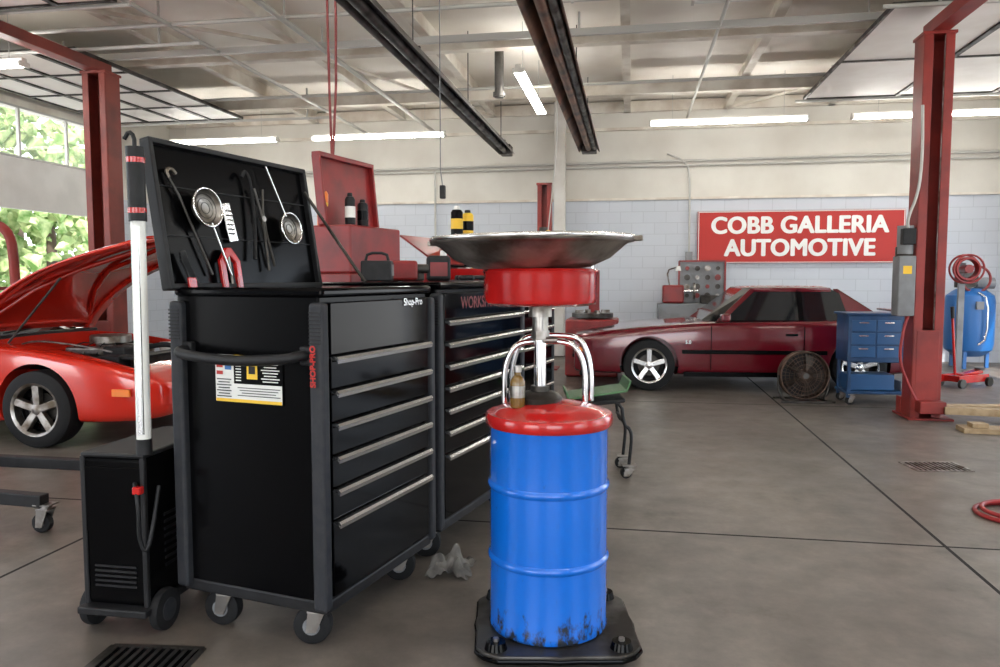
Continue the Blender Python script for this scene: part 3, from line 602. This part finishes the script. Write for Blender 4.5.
# ---------------------------------------------------------------- cars
def wheel(p,c,r,side,w=.21,rimm='alu',spk=5):
    e=E('wheel',c,0,p); s=side
    lathe('tyre',e,(0,0,0),[(r*.66,-w/2*.9),(r*.70,-w/2),(r*.9,-w/2),(r*.985,-w/2*.82),(r,-w/2*.5),(r,w/2*.5),(r*.985,w/2*.82),(r*.9,w/2),(r*.70,w/2),(r*.66,w/2*.9),(r*.66,-w/2*.9)],'rubber',56,'Y',cap=False)
    y=s*w/2
    lathe('rim_lip',e,(0,0,0),[(r*.70,y*.97),(r*.69,y*1.03),(r*.66,y*1.0),(r*.62,y*.9),(r*.60,y*.3),(r*.62,y*.3),(r*.66,y*.5)],rimm,48,'Y',cap=False)
    lathe('rim_barrel',e,(0,0,0),[(0,y*.15),(r*.62,y*.15),(r*.64,y*.2)],'black_side',40,'Y',cap=False)
    lathe('hub',e,(0,0,0),[(0,y*.88),(r*.12,y*.86),(r*.17,y*.75),(r*.19,y*.4)],rimm,28,'Y',cap=False)
    for k in range(spk):
        a=2*pi*k/spk+pi/2; ca,sa=math.cos(a),math.sin(a)
        def P(rad,off,yy): return Vector((ca*rad-sa*off, y*yy, sa*rad+ca*off))
        vs=[P(r*.1,-r*.095,.82),P(r*.1,r*.095,.82),P(r*.64,r*.10,.9),P(r*.64,-r*.10,.9),P(r*.1,-r*.095,.4),P(r*.1,r*.095,.4),P(r*.64,r*.12,.4),P(r*.64,-r*.12,.4)]
        mk('spoke',vs,[(0,1,2,3),(4,5,6,7),(0,1,5,4),(1,2,6,5),(2,3,7,6),(3,0,4,7)],e,rimm,False,.008)
    lathe('brake_disc',e,(0,0,0),[(0,y*.18),(r*.42,y*.18)],'dark_steel',30,'Y',cap=False)
    return e
def loft(name,p,st,m,wells,wr,wellw,sub=2,cut=None,boxy=0):
    vs=[];fs=[];n=0
    for x,zb,zs,zc,w in st:
        if boxy: half=[(0,zc),(.5*w,zc-.004),(.86*w,zc-.014),(.935*w,zc-.022),(.965*w,zs),(.985*w,zs-.03),(w,zs-.16),(w*1.002,zs-.22),(w*.995,(zs-.1)*.5+zb*.5),(.98*w,zb+.06),(.93*w,zb),(.4*w,zb),(0,zb)]
        else: half=[(0,zc),(.4*w,zc-.003),(.76*w,zc-.015),(.93*w,(zc+zs)/2),(.985*w,zs),(w,zs-.10),(w*.995,(zs-.1)*.55+zb*.45),(.965*w,zb+.07),(.9*w,zb),(.4*w,zb),(0,zb)]
        rg=[(x,y,z) for y,z in half]+[(x,-y,z) for y,z in half[-2:0:-1]]
        n=len(rg); vs+=rg
    for i in range(len(st)-1):
        for k in range(n): fs.append((i*n+k,i*n+(k+1)%n,(i+1)*n+(k+1)%n,(i+1)*n+k))
    fs.append(tuple(range(n))); fs.append(tuple((len(st)-1)*n+k for k in range(n)))
    o=mk(name,vs,fs,None,m,True)
    s=o.modifiers.new('sub','SUBSURF'); s.levels=s.render_levels=sub
    cutters=[]
    for x,z,side in wells: cutters.append(cyl('cut',None,(x,side*(wellw),z),wr,.5,None,'Y',48))
    if cut: cutters.append(box('cut',None,cut[0],cut[1],None))
    for c in [None]+cutters:
        if c:
            b=o.modifiers.new('b','BOOLEAN'); b.object=c; b.operation='DIFFERENCE'; b.solver='EXACT'
        bpy.context.view_layer.update(); dg=bpy.context.evaluated_depsgraph_get()
        me=bpy.data.meshes.new_from_object(o.evaluated_get(dg)); o.modifiers.clear(); o.data=me
    for c in cutters: bpy.data.objects.remove(c)
    o.parent=p
    try: o.data.set_sharp_from_angle(angle=math.radians(35))
    except Exception: pass
    return o
def greenhouse(p,xa,xb,xc,xd,zb,zr,wb,wt,paint,bpil,rear_pil):
    def ringp(x0,x1,w,z): 
        return [(x0,w*.62,z),(x0,-w*.62,z),(x0+(x1-x0)*.07,-w,z),(x1-(x1-x0)*.04,-w,z),(x1,-w*.7,z),(x1,w*.7,z),(x1-(x1-x0)*.04,w,z),(x0+(x1-x0)*.07,w,z)]
    r0=ringp(xa,xd,wb,zb); r1=ringp(xb,xc,wt,zr); n=8
    mk('glasshouse',r0+r1,[(i,(i+1)%n,n+(i+1)%n,n+i) for i in range(n)]+[tuple(range(n)),tuple(range(n,2*n))],p,'glass_dark')
    g=1.015; rr=[(x,y*g,z) for x,y,z in r1]; vs=[(x,y,z-.02) for x,y,z in rr]+[(x,y,z+.012) for x,y,z in rr]+[((x-(xb+xc)/2)*.8+(xb+xc)/2,y*.75,z+.035) for x,y,z in rr]
    mk('roof',vs,[(i,(i+1)%n,n+(i+1)%n,n+i) for i in range(n)]+[(n+i,n+(i+1)%n,2*n+(i+1)%n,2*n+i) for i in range(n)]+[tuple(range(n)),tuple(range(2*n,3*n))],p,paint,True,.01)
    def Y(z): return wb+(wt-wb)*(z-zb)/(zr-zb)+.006
    fa=lambda x0,x1:(x0+(x1-x0)*.07, x1-(x1-x0)*.04)
    a0,d0=fa(xa,xd); b0,c0=fa(xb,xc)
    def panel(nm,poly,m=paint):
        for s in(-1,1):
            k=len(poly); vs=[(x,s*Y(z),z) for x,z in poly]+[(x,s*(Y(z)-.02),z) for x,z in poly]
            mk(nm,vs,[tuple(range(k)),tuple(range(2*k-1,k-1,-1))]+[(i,(i+1)%k,k+(i+1)%k,k+i) for i in range(k)],p,m)
    sg=1 if xb>xa else -1
    panel('a_pillar',[(a0-.03*sg,zb),(a0+.06*sg,zb),(b0+.05*sg,zr),(b0-.03*sg,zr)])
    panel('roof_rail',[(b0-.02*sg,zr-.035),(b0-.02*sg,zr),(c0,zr),(c0,zr-.035)])
    panel('beltline',[(a0-.02*sg,zb-.01),(a0-.02*sg,zb+.025),(d0,zb+.025),(d0,zb-.01)],'black_side')
    panel('b_pillar',[(bpil,zb),(bpil+.06*sg,zb),(bpil+.05*sg,zr),(bpil-.01*sg,zr)],'black_side')
    panel('c_pillar',[(rear_pil,zb),(d0+.02*sg,zb),(c0+.03*sg,zr),(rear_pil-.12*sg,zr)])
mc=E('car',(1.45,10.70,0),math.radians(4))
st=[(-2.22,.28,.60,.66,.76),(-2.215,.24,.64,.70,.81),(-2.19,.21,.67,.725,.83),(-2.0,.20,.70,.75,.845),(-1.6,.19,.755,.80,.86),(-1.275,.19,.79,.835,.865),(-.9,.19,.82,.865,.87),(-.55,.18,.845,.89,.87),(0,.18,.85,.90,.87),(.7,.18,.86,.91,.87),(1.275,.19,.88,.93,.865),(1.7,.22,.89,.945,.86),(2.1,.25,.885,.945,.85),(2.22,.28,.88,.935,.84),(2.25,.31,.86,.915,.82),(2.26,.36,.80,.86,.78)]
loft('body',mc,st,'red_dark_car',[(-1.275,.33,-1),(-1.275,.33,1),(1.275,.33,-1),(1.275,.33,1)],.365,.80,boxy=1)
greenhouse(mc,-.60,-.06,1.0,1.72,.87,1.285,.80,.66,'red_dark_car',.55,1.16)
for x in(-1.275,1.275):
    for s in(-1,1): wheel(mc,(x,s*.765,.322),.322,s)
for s in(-1,1):
    box('side_moulding',mc,(-.0,s*.878,.50),(1.75,.015,.05),'black_side',.004)
    box('rocker_trim',mc,(0,s*.86,.22),(1.7,.03,.06),'black_side',.006)
    box('door_gap',mc,(-.52,s*.872,.55),(.008,.01,.55),'black_side'); box('door_gap_2',mc,(.60,s*.872,.55),(.008,.01,.55),'black_side')
    box('door_handle',mc,(.45,s*.878,.72),(.14,.015,.03),'black_side',.004)
    box('wing_mirror',mc,(-.36,s*.90,.93),(.12,.14,.10),'red_dark_car',.03,seg=3)
    box('front_marker_lamp',mc,(-2.1,s*.835,.52),(.12,.03,.05),'orange',.004)
    box('tail_lamp',mc,(2.25,s*.55,.72),(.05,.3,.12),'red_gloss',.01)
    box('headlamp',mc,(-2.20,s*.52,.58),(.05,.32,.09),'lens_white',.01)
text('fender_badge',mc,'5.0',(-.80,-.876,.62),(pi/2,0,0),.06,'chrome',.002,.0)
box('front_bumper_trim',mc,(-2.22,0,.42),(.04,1.3,.05),'black_side',.01); box('air_dam',mc,(-2.05,0,.2),(.2,1.5,.06),'black_side',.02)
box('rear_spoiler',mc,(2.12,0,.985),(.2,1.4,.03),'red_dark_car',.012); box('rear_hatch_glass_seal',mc,(1.82,0,.94),(.04,1.1,.02),'black_side')
boxes('underbody',mc,[((0,0,.24),(3.6,1.1,.08))],'black_side')
rcar=E('car',(-6.15,6.46,0),0)
st=[(-2.35,.38,.70,.78,.66),(-2.28,.28,.82,.88,.78),(-1.9,.22,.86,.92,.86),(-1.28,.20,.86,.92,.91),(-.6,.18,.84,.90,.90),(.2,.17,.84,.90,.895),(.7,.17,.82,.89,.90),(1.0,.18,.81,.87,.905),(1.28,.19,.79,.84,.91),(1.7,.19,.73,.77,.90),(2.1,.20,.64,.68,.86),(2.3,.24,.56,.60,.76),(2.38,.30,.48,.51,.62)]
loft('body',rcar,st,'red_car',[(-1.28,.34,-1),(-1.28,.34,1),(1.28,.34,-1),(1.28,.34,1)],.37,.84,2,((1.36,0,.74),(1.38,1.40,.62)))
greenhouse(rcar,.48,-.22,-.95,-2.0,.88,1.24,.80,.58,'red_car',-.55,-1.2)
for x in(-1.28,1.28):
    for s in(-1,1): wheel(rcar,(x,s*.80,.325),.325,s,.23,'steel')
for s in(-1,1):
    box('side_moulding',rcar,(0,s*.91,.46),(1.75,.015,.05),'black_side',.004)
    box('door_gap',rcar,(.55,s*.905,.55),(.008,.01,.5),'black_side')
    box('wing_mirror',rcar,(.3,s*.93,.94),(.16,.14,.1),'red_car',.03,seg=3)
    box('marker_lamp',rcar,(2.05,s*.868,.48),(.16,.02,.06),'orange',.004)
box('cowl_panel',rcar,(.58,0,.89),(.16,1.4,.03),'black_plastic',.01)
sweep('windscreen_wiper',rcar,[(.55,-.4,.92),(.47,.2,.95)],.008,'black_plastic')
eb=E('engine_bay',(1.38,0,0.03),0,rcar)
box('bay_floor',eb,(0,0,.42),(1.3,1.38,.02),'black_side')
box('engine_block',eb,(-.05,0,.56),(.62,.5,.26),'dark_steel',.03,seg=3)
for s in(-1,1):
    box('valve_cover',eb,(-.05,s*.2,.72),(.55,.14,.08),'steel',.02,seg=3); box('strut_tower',eb,(-.25,s*.58,.68),(.28,.2,.16),'black_side',.03)
    for k in range(4): sweep('spark_lead',eb,[(-.25+.13*k,s*.28,.7),(-.25+.13*k,s*.2,.80),(-.1+.05*k,s*.06,.78)],.006,'black_plastic',smoothpath=1)
lathe('air_cleaner',eb,(-.05,0,0),[(.0,.86),(.17,.86),(.18,.85),(.18,.79),(.1,.77)],'steel',36)
box('radiator',eb,(.52,0,.54),(.06,.9,.3),'dark_steel',.01); box('radiator_shroud',eb,(.5,0,.70),(.16,1.1,.02),'black_plastic',.004)
box('battery',eb,(.35,-.5,.62),(.2,.17,.2),'black_plastic',.01); cyl('reservoir_bottle',eb,(.2,.5,.65),.07,.2,'label_white'); box('intake_box',eb,(.25,-.28,.72),(.22,.2,.12),'black_plastic',.02)
sweep('radiator_hose',eb,[(.5,.25,.68),(.4,.25,.76),(.25,.12,.74),(.15,.08,.7)],.025,'rubber',smoothpath=2)
sweep('brake_line',eb,[(-.6,-.45,.8),(-.4,-.5,.84),(.1,-.55,.80),(.4,-.6,.76)],.008,'steel',smoothpath=2)
def hood():
    e=E('open_hood',(.50,0,.93),0,rcar,rot=(0,-math.radians(30),0)); nx,ny=16,14; L=1.78
    def P(i,j,off):
        u=i/nx; v=j/ny*2-1; w=.80-.08*u**2
        x=L*u-(.10*v*v*u); z=.02+.17*math.sin(pi*u**.8)-.04*u*u-.06*v**4
        return (x,v*w,z+off)
    vs=[P(i,j,0) for i in range(nx+1) for j in range(ny+1)]
    fs=[(i*(ny+1)+j,(i+1)*(ny+1)+j,(i+1)*(ny+1)+j+1,i*(ny+1)+j+1) for i in range(nx) for j in range(ny)]
    o=mk('hood_skin',vs,fs,e,'red_car',True); s=o.modifiers.new('s','SOLIDIFY'); s.thickness=.02; s.offset=-1
    def brace(pts,nm): sweep(nm,e,pts,.022,'red_car',seg=8)
    def Q(u,v,off=-.03):
        i=u*nx; j=(v+1)/2*ny; return P(i,j,off)
    for v in(-.86,.86): brace([Q(u/10,v) for u in range(0,11)],'hood_rib')
    brace([Q(.97,v/10) for v in range(-9,10)],'hood_front_rib'); brace([Q(.04,v/10) for v in range(-9,10)],'hood_rear_rib')
    brace([Q(.1,-.8),Q(.3,-.5),Q(.5,-.25),Q(.95,-.1)],'hood_brace'); brace([Q(.1,.8),Q(.3,.5),Q(.5,.25),Q(.95,.1)],'hood_brace_2')
hood()
sweep('hood_prop',rcar,[(.85,-.68,.86),(1.35,-.64,1.42)],.010,'dark_steel')
# ---------------------------------------------------------------- blue cabinet cart
bc=E('blue_tool_cart',(2.81,9.26,0),math.radians(3))
box('cabinet',bc,(0,0,.745),(.86,.42,.53),'blue_cab',.01)
dr=[]; tr=[]
for r_ in range(3):
    for c_ in range(3): dr.append(((-.27+.27*c_,-.214,.60+.145*r_),(.25,.012,.125))); tr.append(((-.27+.27*c_,-.224,.635+.145*r_),(.10,.012,.014)))
boxes('drawers',bc,dr,'blue_drawer',.004); boxes('drawer_handles',bc,tr,'alu',.002)
box('top_tray',bc,(0,0,1.02),(.92,.46,.025),'blue_cab',.006)
boxes('legs',bc,[((sx*.40,sy*.18,.29),(.035,.035,.42)) for sx in(-1,1) for sy in(-1,1)],'blue_cab',.003)
box('shelf',bc,(0,0,.14),(.86,.42,.03),'blue_cab',.006); box('shelf_box',bc,(-.15,0,.25),(.5,.3,.18),'blue_drawer',.01); box('shelf_box_2',bc,(.25,0,.21),(.15,.25,.11),'grey',.01)
for sx in(-1,1):
    for sy in(-1,1): caster(bc,sx*.38,sy*.16,.045,.12)
sweep('push_bar',bc,[(.43,-.18,.95),(.52,-.18,.95),(.52,.18,.95),(.43,.18,.95)],.012,'alu',smoothpath=1)
fn=E('floor_fan',(1.98,9.25,0),.1)
ring('guard_rim',fn,(0,-.05,.30),.27,.011,'copper','Y',48); ring('guard_rim_rear',fn,(0,.07,.30),.27,.009,'copper','Y',48)
lathe('venturi_housing',fn,(0,0,.30),[(.262,-.04),(.268,.0),(.268,.07),(.258,.07),(.258,-.04)],'copper',48,'Y',cap=False)
lathe('rear_guard_disc',fn,(0,0,.30),[(0,.075),(.255,.075)],'black_plastic',40,'Y',cap=False)
for rr in(.08,.13,.18,.225): ring('guard_ring',fn,(0,-.085+.03*(rr/.27),.30),rr,.004,'copper','Y',36,5)
for k in range(36):
    a=2*pi*k/36; sweep('guard_spoke',fn,[(.03*math.cos(a),-.09,.30+.03*math.sin(a)),(.27*math.cos(a),-.05,.30+.27*math.sin(a))],.003,'copper',seg=5)
for k in range(5):
    a=2*pi*k/5; q=[]
    for rad,da in((.04,-.3),(.24,-.32),(.25,.22),(.04,.3)): q.append((rad*math.cos(a+da),.01+(.025 if da>0 else -.025),.30+rad*math.sin(a+da)))
    mk('blade',q,[(0,1,2,3)],fn,'dark_steel').modifiers.new('s','SOLIDIFY').thickness=.003
cyl('motor',fn,(0,.10,.30),.06,.10,'dark_steel','Y'); cyl('hub',fn,(0,-.085,.30),.035,.015,'dark_steel','Y')
for s in(-1,1): sweep('yoke',fn,[(s*.285,.0,.30),(s*.285,0,.12),(s*.22,0,.02),(s*.22,-.18,.015)],.012,'dark_steel',smoothpath=1)
sweep('foot_bar',fn,[(-.3,-.18,.014),(.3,-.18,.014)],.012,'dark_steel'); sweep('foot_bar_rear',fn,[(-.3,.15,.014),(.3,.15,.014)],.012,'dark_steel')
for s in(-1,1): sweep('foot_link',fn,[(s*.22,-.18,.014),(s*.22,.15,.014)],.011,'dark_steel')
cp=E('air_compressor',(5.25,13.1,0))
lathe('tank',cp,(0,0,0),[(0,.18),(.2,.20),(.33,.30),(.35,.40),(.35,1.05),(.33,1.15),(.2,1.25),(0,1.27)],'blue_tank',48)
for k in range(3): 
    a=2*pi*k/3; box('leg',cp,(.28*math.cos(a),.28*math.sin(a),.16),(.05,.05,.3),'blue_tank')
cyl('pump',cp,(-.12,0,1.37),.11,.2,'dark_steel'); cyl('electric_motor',cp,(.2,0,1.34),.09,.26,'grey','X'); ring('belt_guard',cp,(0,-.2,1.4),.2,.02,'red_box','Y'); cyl('flywheel',cp,(-.1,-.17,1.4),.14,.04,'dark_steel','Y')
sweep('air_pipe',cp,[(.0,-.3,1.2),(.1,-.4,1.1),(.1,-.4,.5),(.0,-.36,.4)],.015,'chrome',smoothpath=1); box('pressure_switch',cp,(0,-.36,1.0),(.1,.06,.12),'grey')
hr=E('hose_reel',(4.75,12.0,0))
ring('reel_flange',hr,(0,-.08,1.55),.2,.015,'red_box','Y'); ring('reel_flange_rear',hr,(0,.08,1.55),.2,.015,'red_box','Y')
for k in range(5): ring('hose_coil',hr,(0,-.06+.03*k,1.55),.15,.02,'hose_red','Y',28,6)
cyl('reel_hub',hr,(0,0,1.55),.06,.2,'red_box','Y'); boxes('reel_post',hr,[((0,.16,.82),(.08,.06,1.64)),((0,.12,1.55),(.05,.1,.05)),((0,.16,.01),(.35,.35,.02))],'grey')
jk=E('floor_jack',(4.35,10.9,0),.6)
boxes('frame',jk,[((0,-.12,.11),(.6,.02,.1)),((0,.12,.11),(.6,.02,.1)),((-.2,0,.11),(.1,.24,.08))],'red_gloss',.005)
box('lift_arm',jk,(.1,0,.16),(.4,.1,.05),'red_gloss',.006,rot=(0,-.12,0)); cyl('saddle',jk,(.29,0,.21),.06,.03,'dark_steel')
for x in(-.27,.27):
    for s in(-1,1): cyl('wheel',jk,(x,s*.15,.06),.06,.04,'dark_steel','Y')
sweep('handle',jk,[(-.2,0,.16),(-.30,0,.95)],.017,'red_gloss'); sweep('handle_grip',jk,[(-.29,0,.90),(-.31,0,1.05)],.024,'black_plastic')
for i,(x,y) in enumerate(((4.9,10.2),(5.2,10.7))):
    js=E('jack_stand',(x,y,0)); 
    for a in range(4): sweep('leg',js,[(.14*math.cos(a*pi/2+.78),.14*math.sin(a*pi/2+.78),.01),(.03*math.cos(a*pi/2+.78),.03*math.sin(a*pi/2+.78),.32)],.014,'blue_tank' if i else 'red_gloss',seg=6)
    cyl('ratchet_post',js,(0,0,.36),.02,.22,'steel'); box('saddle',js,(0,0,.48),(.12,.05,.03),'steel',.006)
bl=E('brake_lathe_bench',(1.05,13.35,0))
box('cabinet',bl,(0,0,.5),(1.2,.6,.98),'grey',.01); box('tool_board',bl,(.15,.27,1.35),(.75,.03,.72),'grey',.005)
boxes('board_edge',bl,[((.15,.25,1.71),(.77,.05,.03)),((-.235,.25,1.35),(.03,.05,.72)),((.535,.25,1.35),(.03,.05,.72))],'red_box')
for r_ in range(4):
    for c_ in range(4): cyl('adapter_cone',bl,(-.1+.17*c_,.22,1.12+.155*r_),.035+.008*((r_+c_)%3),.05,['dark_steel','red_box','dark_steel','steel'][(r_*3+c_)%4],'Y',20,.025)
box('lathe_body',bl,(-.35,-.05,1.15),(.35,.35,.3),'red_box',.03,seg=3); cyl('arbor',bl,(-.08,-.05,1.2),.025,.3,'chrome','X'); cyl('rotor',bl,(.0,-.05,1.2),.14,.03,'steel','X'); box('carriage',bl,(.25,-.1,1.06),(.3,.2,.14),'dark_steel',.02)
sweep('lamp_arm',bl,[(-.4,.1,1.3),(-.45,.1,1.55),(-.3,-.1,1.6)],.012,'steel',smoothpath=1); cyl('lamp_head',bl,(-.27,-.12,1.58),.05,.08,'label_white','Z',20,.03)
tc_=E('tire_changer',(-.55,11.3,0))
box('base_cabinet',tc_,(0,0,.42),(.75,.7,.82),'red_box',.03,seg=3); cyl('turntable',tc_,(0,-.05,.88),.3,.06,'dark_steel'); 
for k in range(4): 
    a=k*pi/2+.4; box('clamp_jaw',tc_,(.2*math.cos(a),-.05+.2*math.sin(a),.93),(.12,.05,.05),'steel',.005,rot=(0,0,a))
box('column',tc_,(0,.42,.78),(.16,.14,1.52),'red_box',.01); box('swing_arm',tc_,(0,.15,1.5),(.09,.65,.09),'red_box',.01); cyl('hex_shaft',tc_,(0,-.1,1.35),.022,.55,'chrome'); cyl('mount_head',tc_,(0,-.1,1.07),.05,.06,'steel')
wbn=E('workbench',(-3.6,13.45,0)); box('top',wbn,(0,0,.92),(3.2,.7,.06),'wood',.005); boxes('legs',wbn,[((s*1.5,t*.3,.445),(.06,.06,.89)) for s in(-1,1) for t in(-1,1)],'grey'); box('lower_shelf',wbn,(0,0,.3),(3.0,.6,.03),'grey')
for k,(x,h,m) in enumerate([(-1.2,.3,'red_box'),(-.7,.22,'grey'),(-.2,.38,'blue_cab'),(.4,.2,'black_plastic'),(.9,.3,'label_white'),(1.3,.25,'red_gloss')]):
    e=E('parts_box',(-3.6+x,13.45,.951)); box('carton',e,(0,0,h/2),(.32,.3,h),m,.01); box('carton_lid',e,(0,0,h+.008),(.34,.32,.016),'white',.003)
eh=E('engine_cradle_dolly',(-3.75,4.06,0),.05)
for s in(-1,1):
    box('leg',eh,(-.05,s*.36,.20),(1.15,.07,.07),'black_plastic',.006,rot=(0,.03,s*.05)); caster(eh,.50,s*.38,.055,.165,0)
    caster(eh,-.56,s*.35,.05,.165,0)
box('rear_beam',eh,(-.6,0,.21),(.08,.85,.08),'black_plastic',.006)
sweep('push_handle',eh,[(-.6,-.3,.2),(-.7,-.3,.9),(-.7,.3,.9),(-.6,.3,.2)],.02,'black_plastic',smoothpath=1)
ra=E('red_arch_frame',(-7.3,7.6,0),.2)  # unidentified red arch, built as a plain standing frame
for y in(-.2,.2): sweep('hoop',ra,[(-.28,y,0.02),(-.28,y,1.7),(-.22,y,1.98),(0,y,2.08),(.22,y,1.98),(.28,y,1.7),(.28,y,.02)],.055,'red_lift',smoothpath=2)
boxes('cross_ties',ra,[((s*.28,0,z),(.04,.4,.04)) for s in(-1,1) for z in(.1,.7,1.3)],'red_lift')
def drain(loc,sx,sy,rz=0,nm='floor_drain',m='steel'):
    e=E(nm,loc,rz); boxes('frame',e,[((0,sy/2,.003),(sx,.02,.006)),((0,-sy/2,.003),(sx,.02,.006)),((sx/2,0,.003),(.02,sy,.006)),((-sx/2,0,.003),(.02,sy,.006))],m)
    box('void',e,(0,0,.001),(sx,sy,.001),'black_side'); k=int(sx/.035); boxes('slats',e,[((-sx/2+.035*(i+.5),0,.003),(.014,sy,.005)) for i in range(k)],m)
drain((2.28,6.15,0),.40,.28,.15); drain((-1.76,2.42,0),.36,.34,.1,m='dark_steel')
hs=E('air_hose',(2.36,4.93,0))
for k in range(2): sweep('coil',hs,[((.29-.035*k)*math.cos(t*pi/12),(.25-.03*k)*math.sin(t*pi/12),.013+.02*(k%2)) for t in range(24)],.014,'hose_red',True,8)
hd=E('air_hose_drop'); sweep('hose_1',hd,[(-2.34,5.75,H-.1),(-2.33,5.75,3),(-2.30,5.72,2.25)],.010,'brown',smoothpath=1); sweep('hose_2',hd,[(-2.28,5.75,H-.1),(-2.26,5.75,3.1),(-2.30,5.72,2.25)],.010,'brown',smoothpath=1); cyl('coupler',hd,(-2.30,5.72,2.2),.018,.12,'steel')
cyl('reel',hd,(-2.31,5.75,H-.2),.14,.12,'grey','X')
cd3=E('electrical_cord_drop'); sweep('cord',cd3,[(-1.72,6.85,H-.05),(-1.72,6.85,2.4),(-1.70,6.85,2.25)],.005,'grey'); box('socket',cd3,(-1.70,6.85,2.2),(.05,.05,.12),'black_plastic',.008)
cd4=E('electrical_cord_drop'); sweep('cord',cd4,[(-.9,9.5,H-.05),(-.92,9.5,3.0),(-1.02,9.5,2.0)],.007,'conduit'); box('socket',cd4,(-1.02,9.5,1.95),(.05,.05,.12),'yellow',.008)
vn=E('vent_pipe'); cyl('pipe',vn,(-1.72,10.0,4.15),.06,.78,'dull_alu'); cyl('collar',vn,(-1.72,10.0,3.8),.08,.05,'dull_alu')
# ---------------------------------------------------------------- outside
box('ground',None,(-2,5,-.16),(120,120,.1),'pale_bounce_concrete')
def tree(x,y,h,s):
    e=E('tree',(x,y,-.11)); rnd=random.Random(s)
    cyl('trunk',e,(0,0,h*.25),.2,h*.5,'bark','Z',12,.13)
    bm=bmesh.new()
    for k in range(420):
        r_=rnd.uniform(.08,.28); a=rnd.uniform(0,2*pi); rad=h*.34*math.sqrt(rnd.random()); z=rnd.uniform(h*.08,h)
        q=bmesh.ops.create_icosphere(bm,subdivisions=1,radius=r_,matrix=Matrix.Translation((rad*math.cos(a),rad*math.sin(a),z)))
        for v in q['verts']: v.co+=Vector((rnd.uniform(-1,1),rnd.uniform(-1,1),rnd.uniform(-1,1)))*.6*r_
    me=bpy.data.meshes.new('foliage'); bm.to_mesh(me); bm.free(); obj('foliage',me,e,'leaf')
for i,(x,y,h) in enumerate([(-19,14,7),(-20,18,8),(-23,22,9),(-18,21.5,6.5),(-26,17,9),(-21,10,7),(-24,27,9),(20,12,7),(22,4,8),(19,-3,7)]): tree(x,y,h,i)
# ---------------------------------------------------------------- light
w=bpy.data.worlds.new('sky'); S.world=w; w.use_nodes=True; nt=w.node_tree
bg=nt.nodes['Background']; sk=nt.nodes.new('ShaderNodeTexSky'); sk.sky_type='NISHITA'; sk.sun_disc=False; sk.sun_elevation=math.radians(48); sk.sun_rotation=math.radians(200); sk.air_density=1; sk.dust_density=3
mx=nt.nodes.new('ShaderNodeMix'); mx.data_type='RGBA'; mx.inputs[0].default_value=.6; mx.inputs[7].default_value=(5.8,6.2,6.7,1)
nt.links.new(sk.outputs[0],mx.inputs[6]); nt.links.new(mx.outputs[2],bg.inputs['Color']); bg.inputs['Strength'].default_value=.9
sl=bpy.data.lights.new('sun','SUN'); sl.energy=7; sl.angle=.01; sl.color=(1,.95,.88); so=bpy.data.objects.new('sun',sl); COL.objects.link(so)
so.rotation_euler=Vector((-.35,.55,-.85)).to_track_quat('-Z','Y').to_euler()
cam=bpy.data.cameras.new('camera'); cam.lens=27.54; cam.sensor_width=36; cam.clip_end=300
co=bpy.data.objects.new('camera',cam); COL.objects.link(co); co.location=(0,0,1.42)
co.rotation_euler=(math.radians(90-4.15),0,math.radians(9.7)); S.camera=co
S.view_settings.view_transform='Standard'
S.view_settings.exposure=0.08
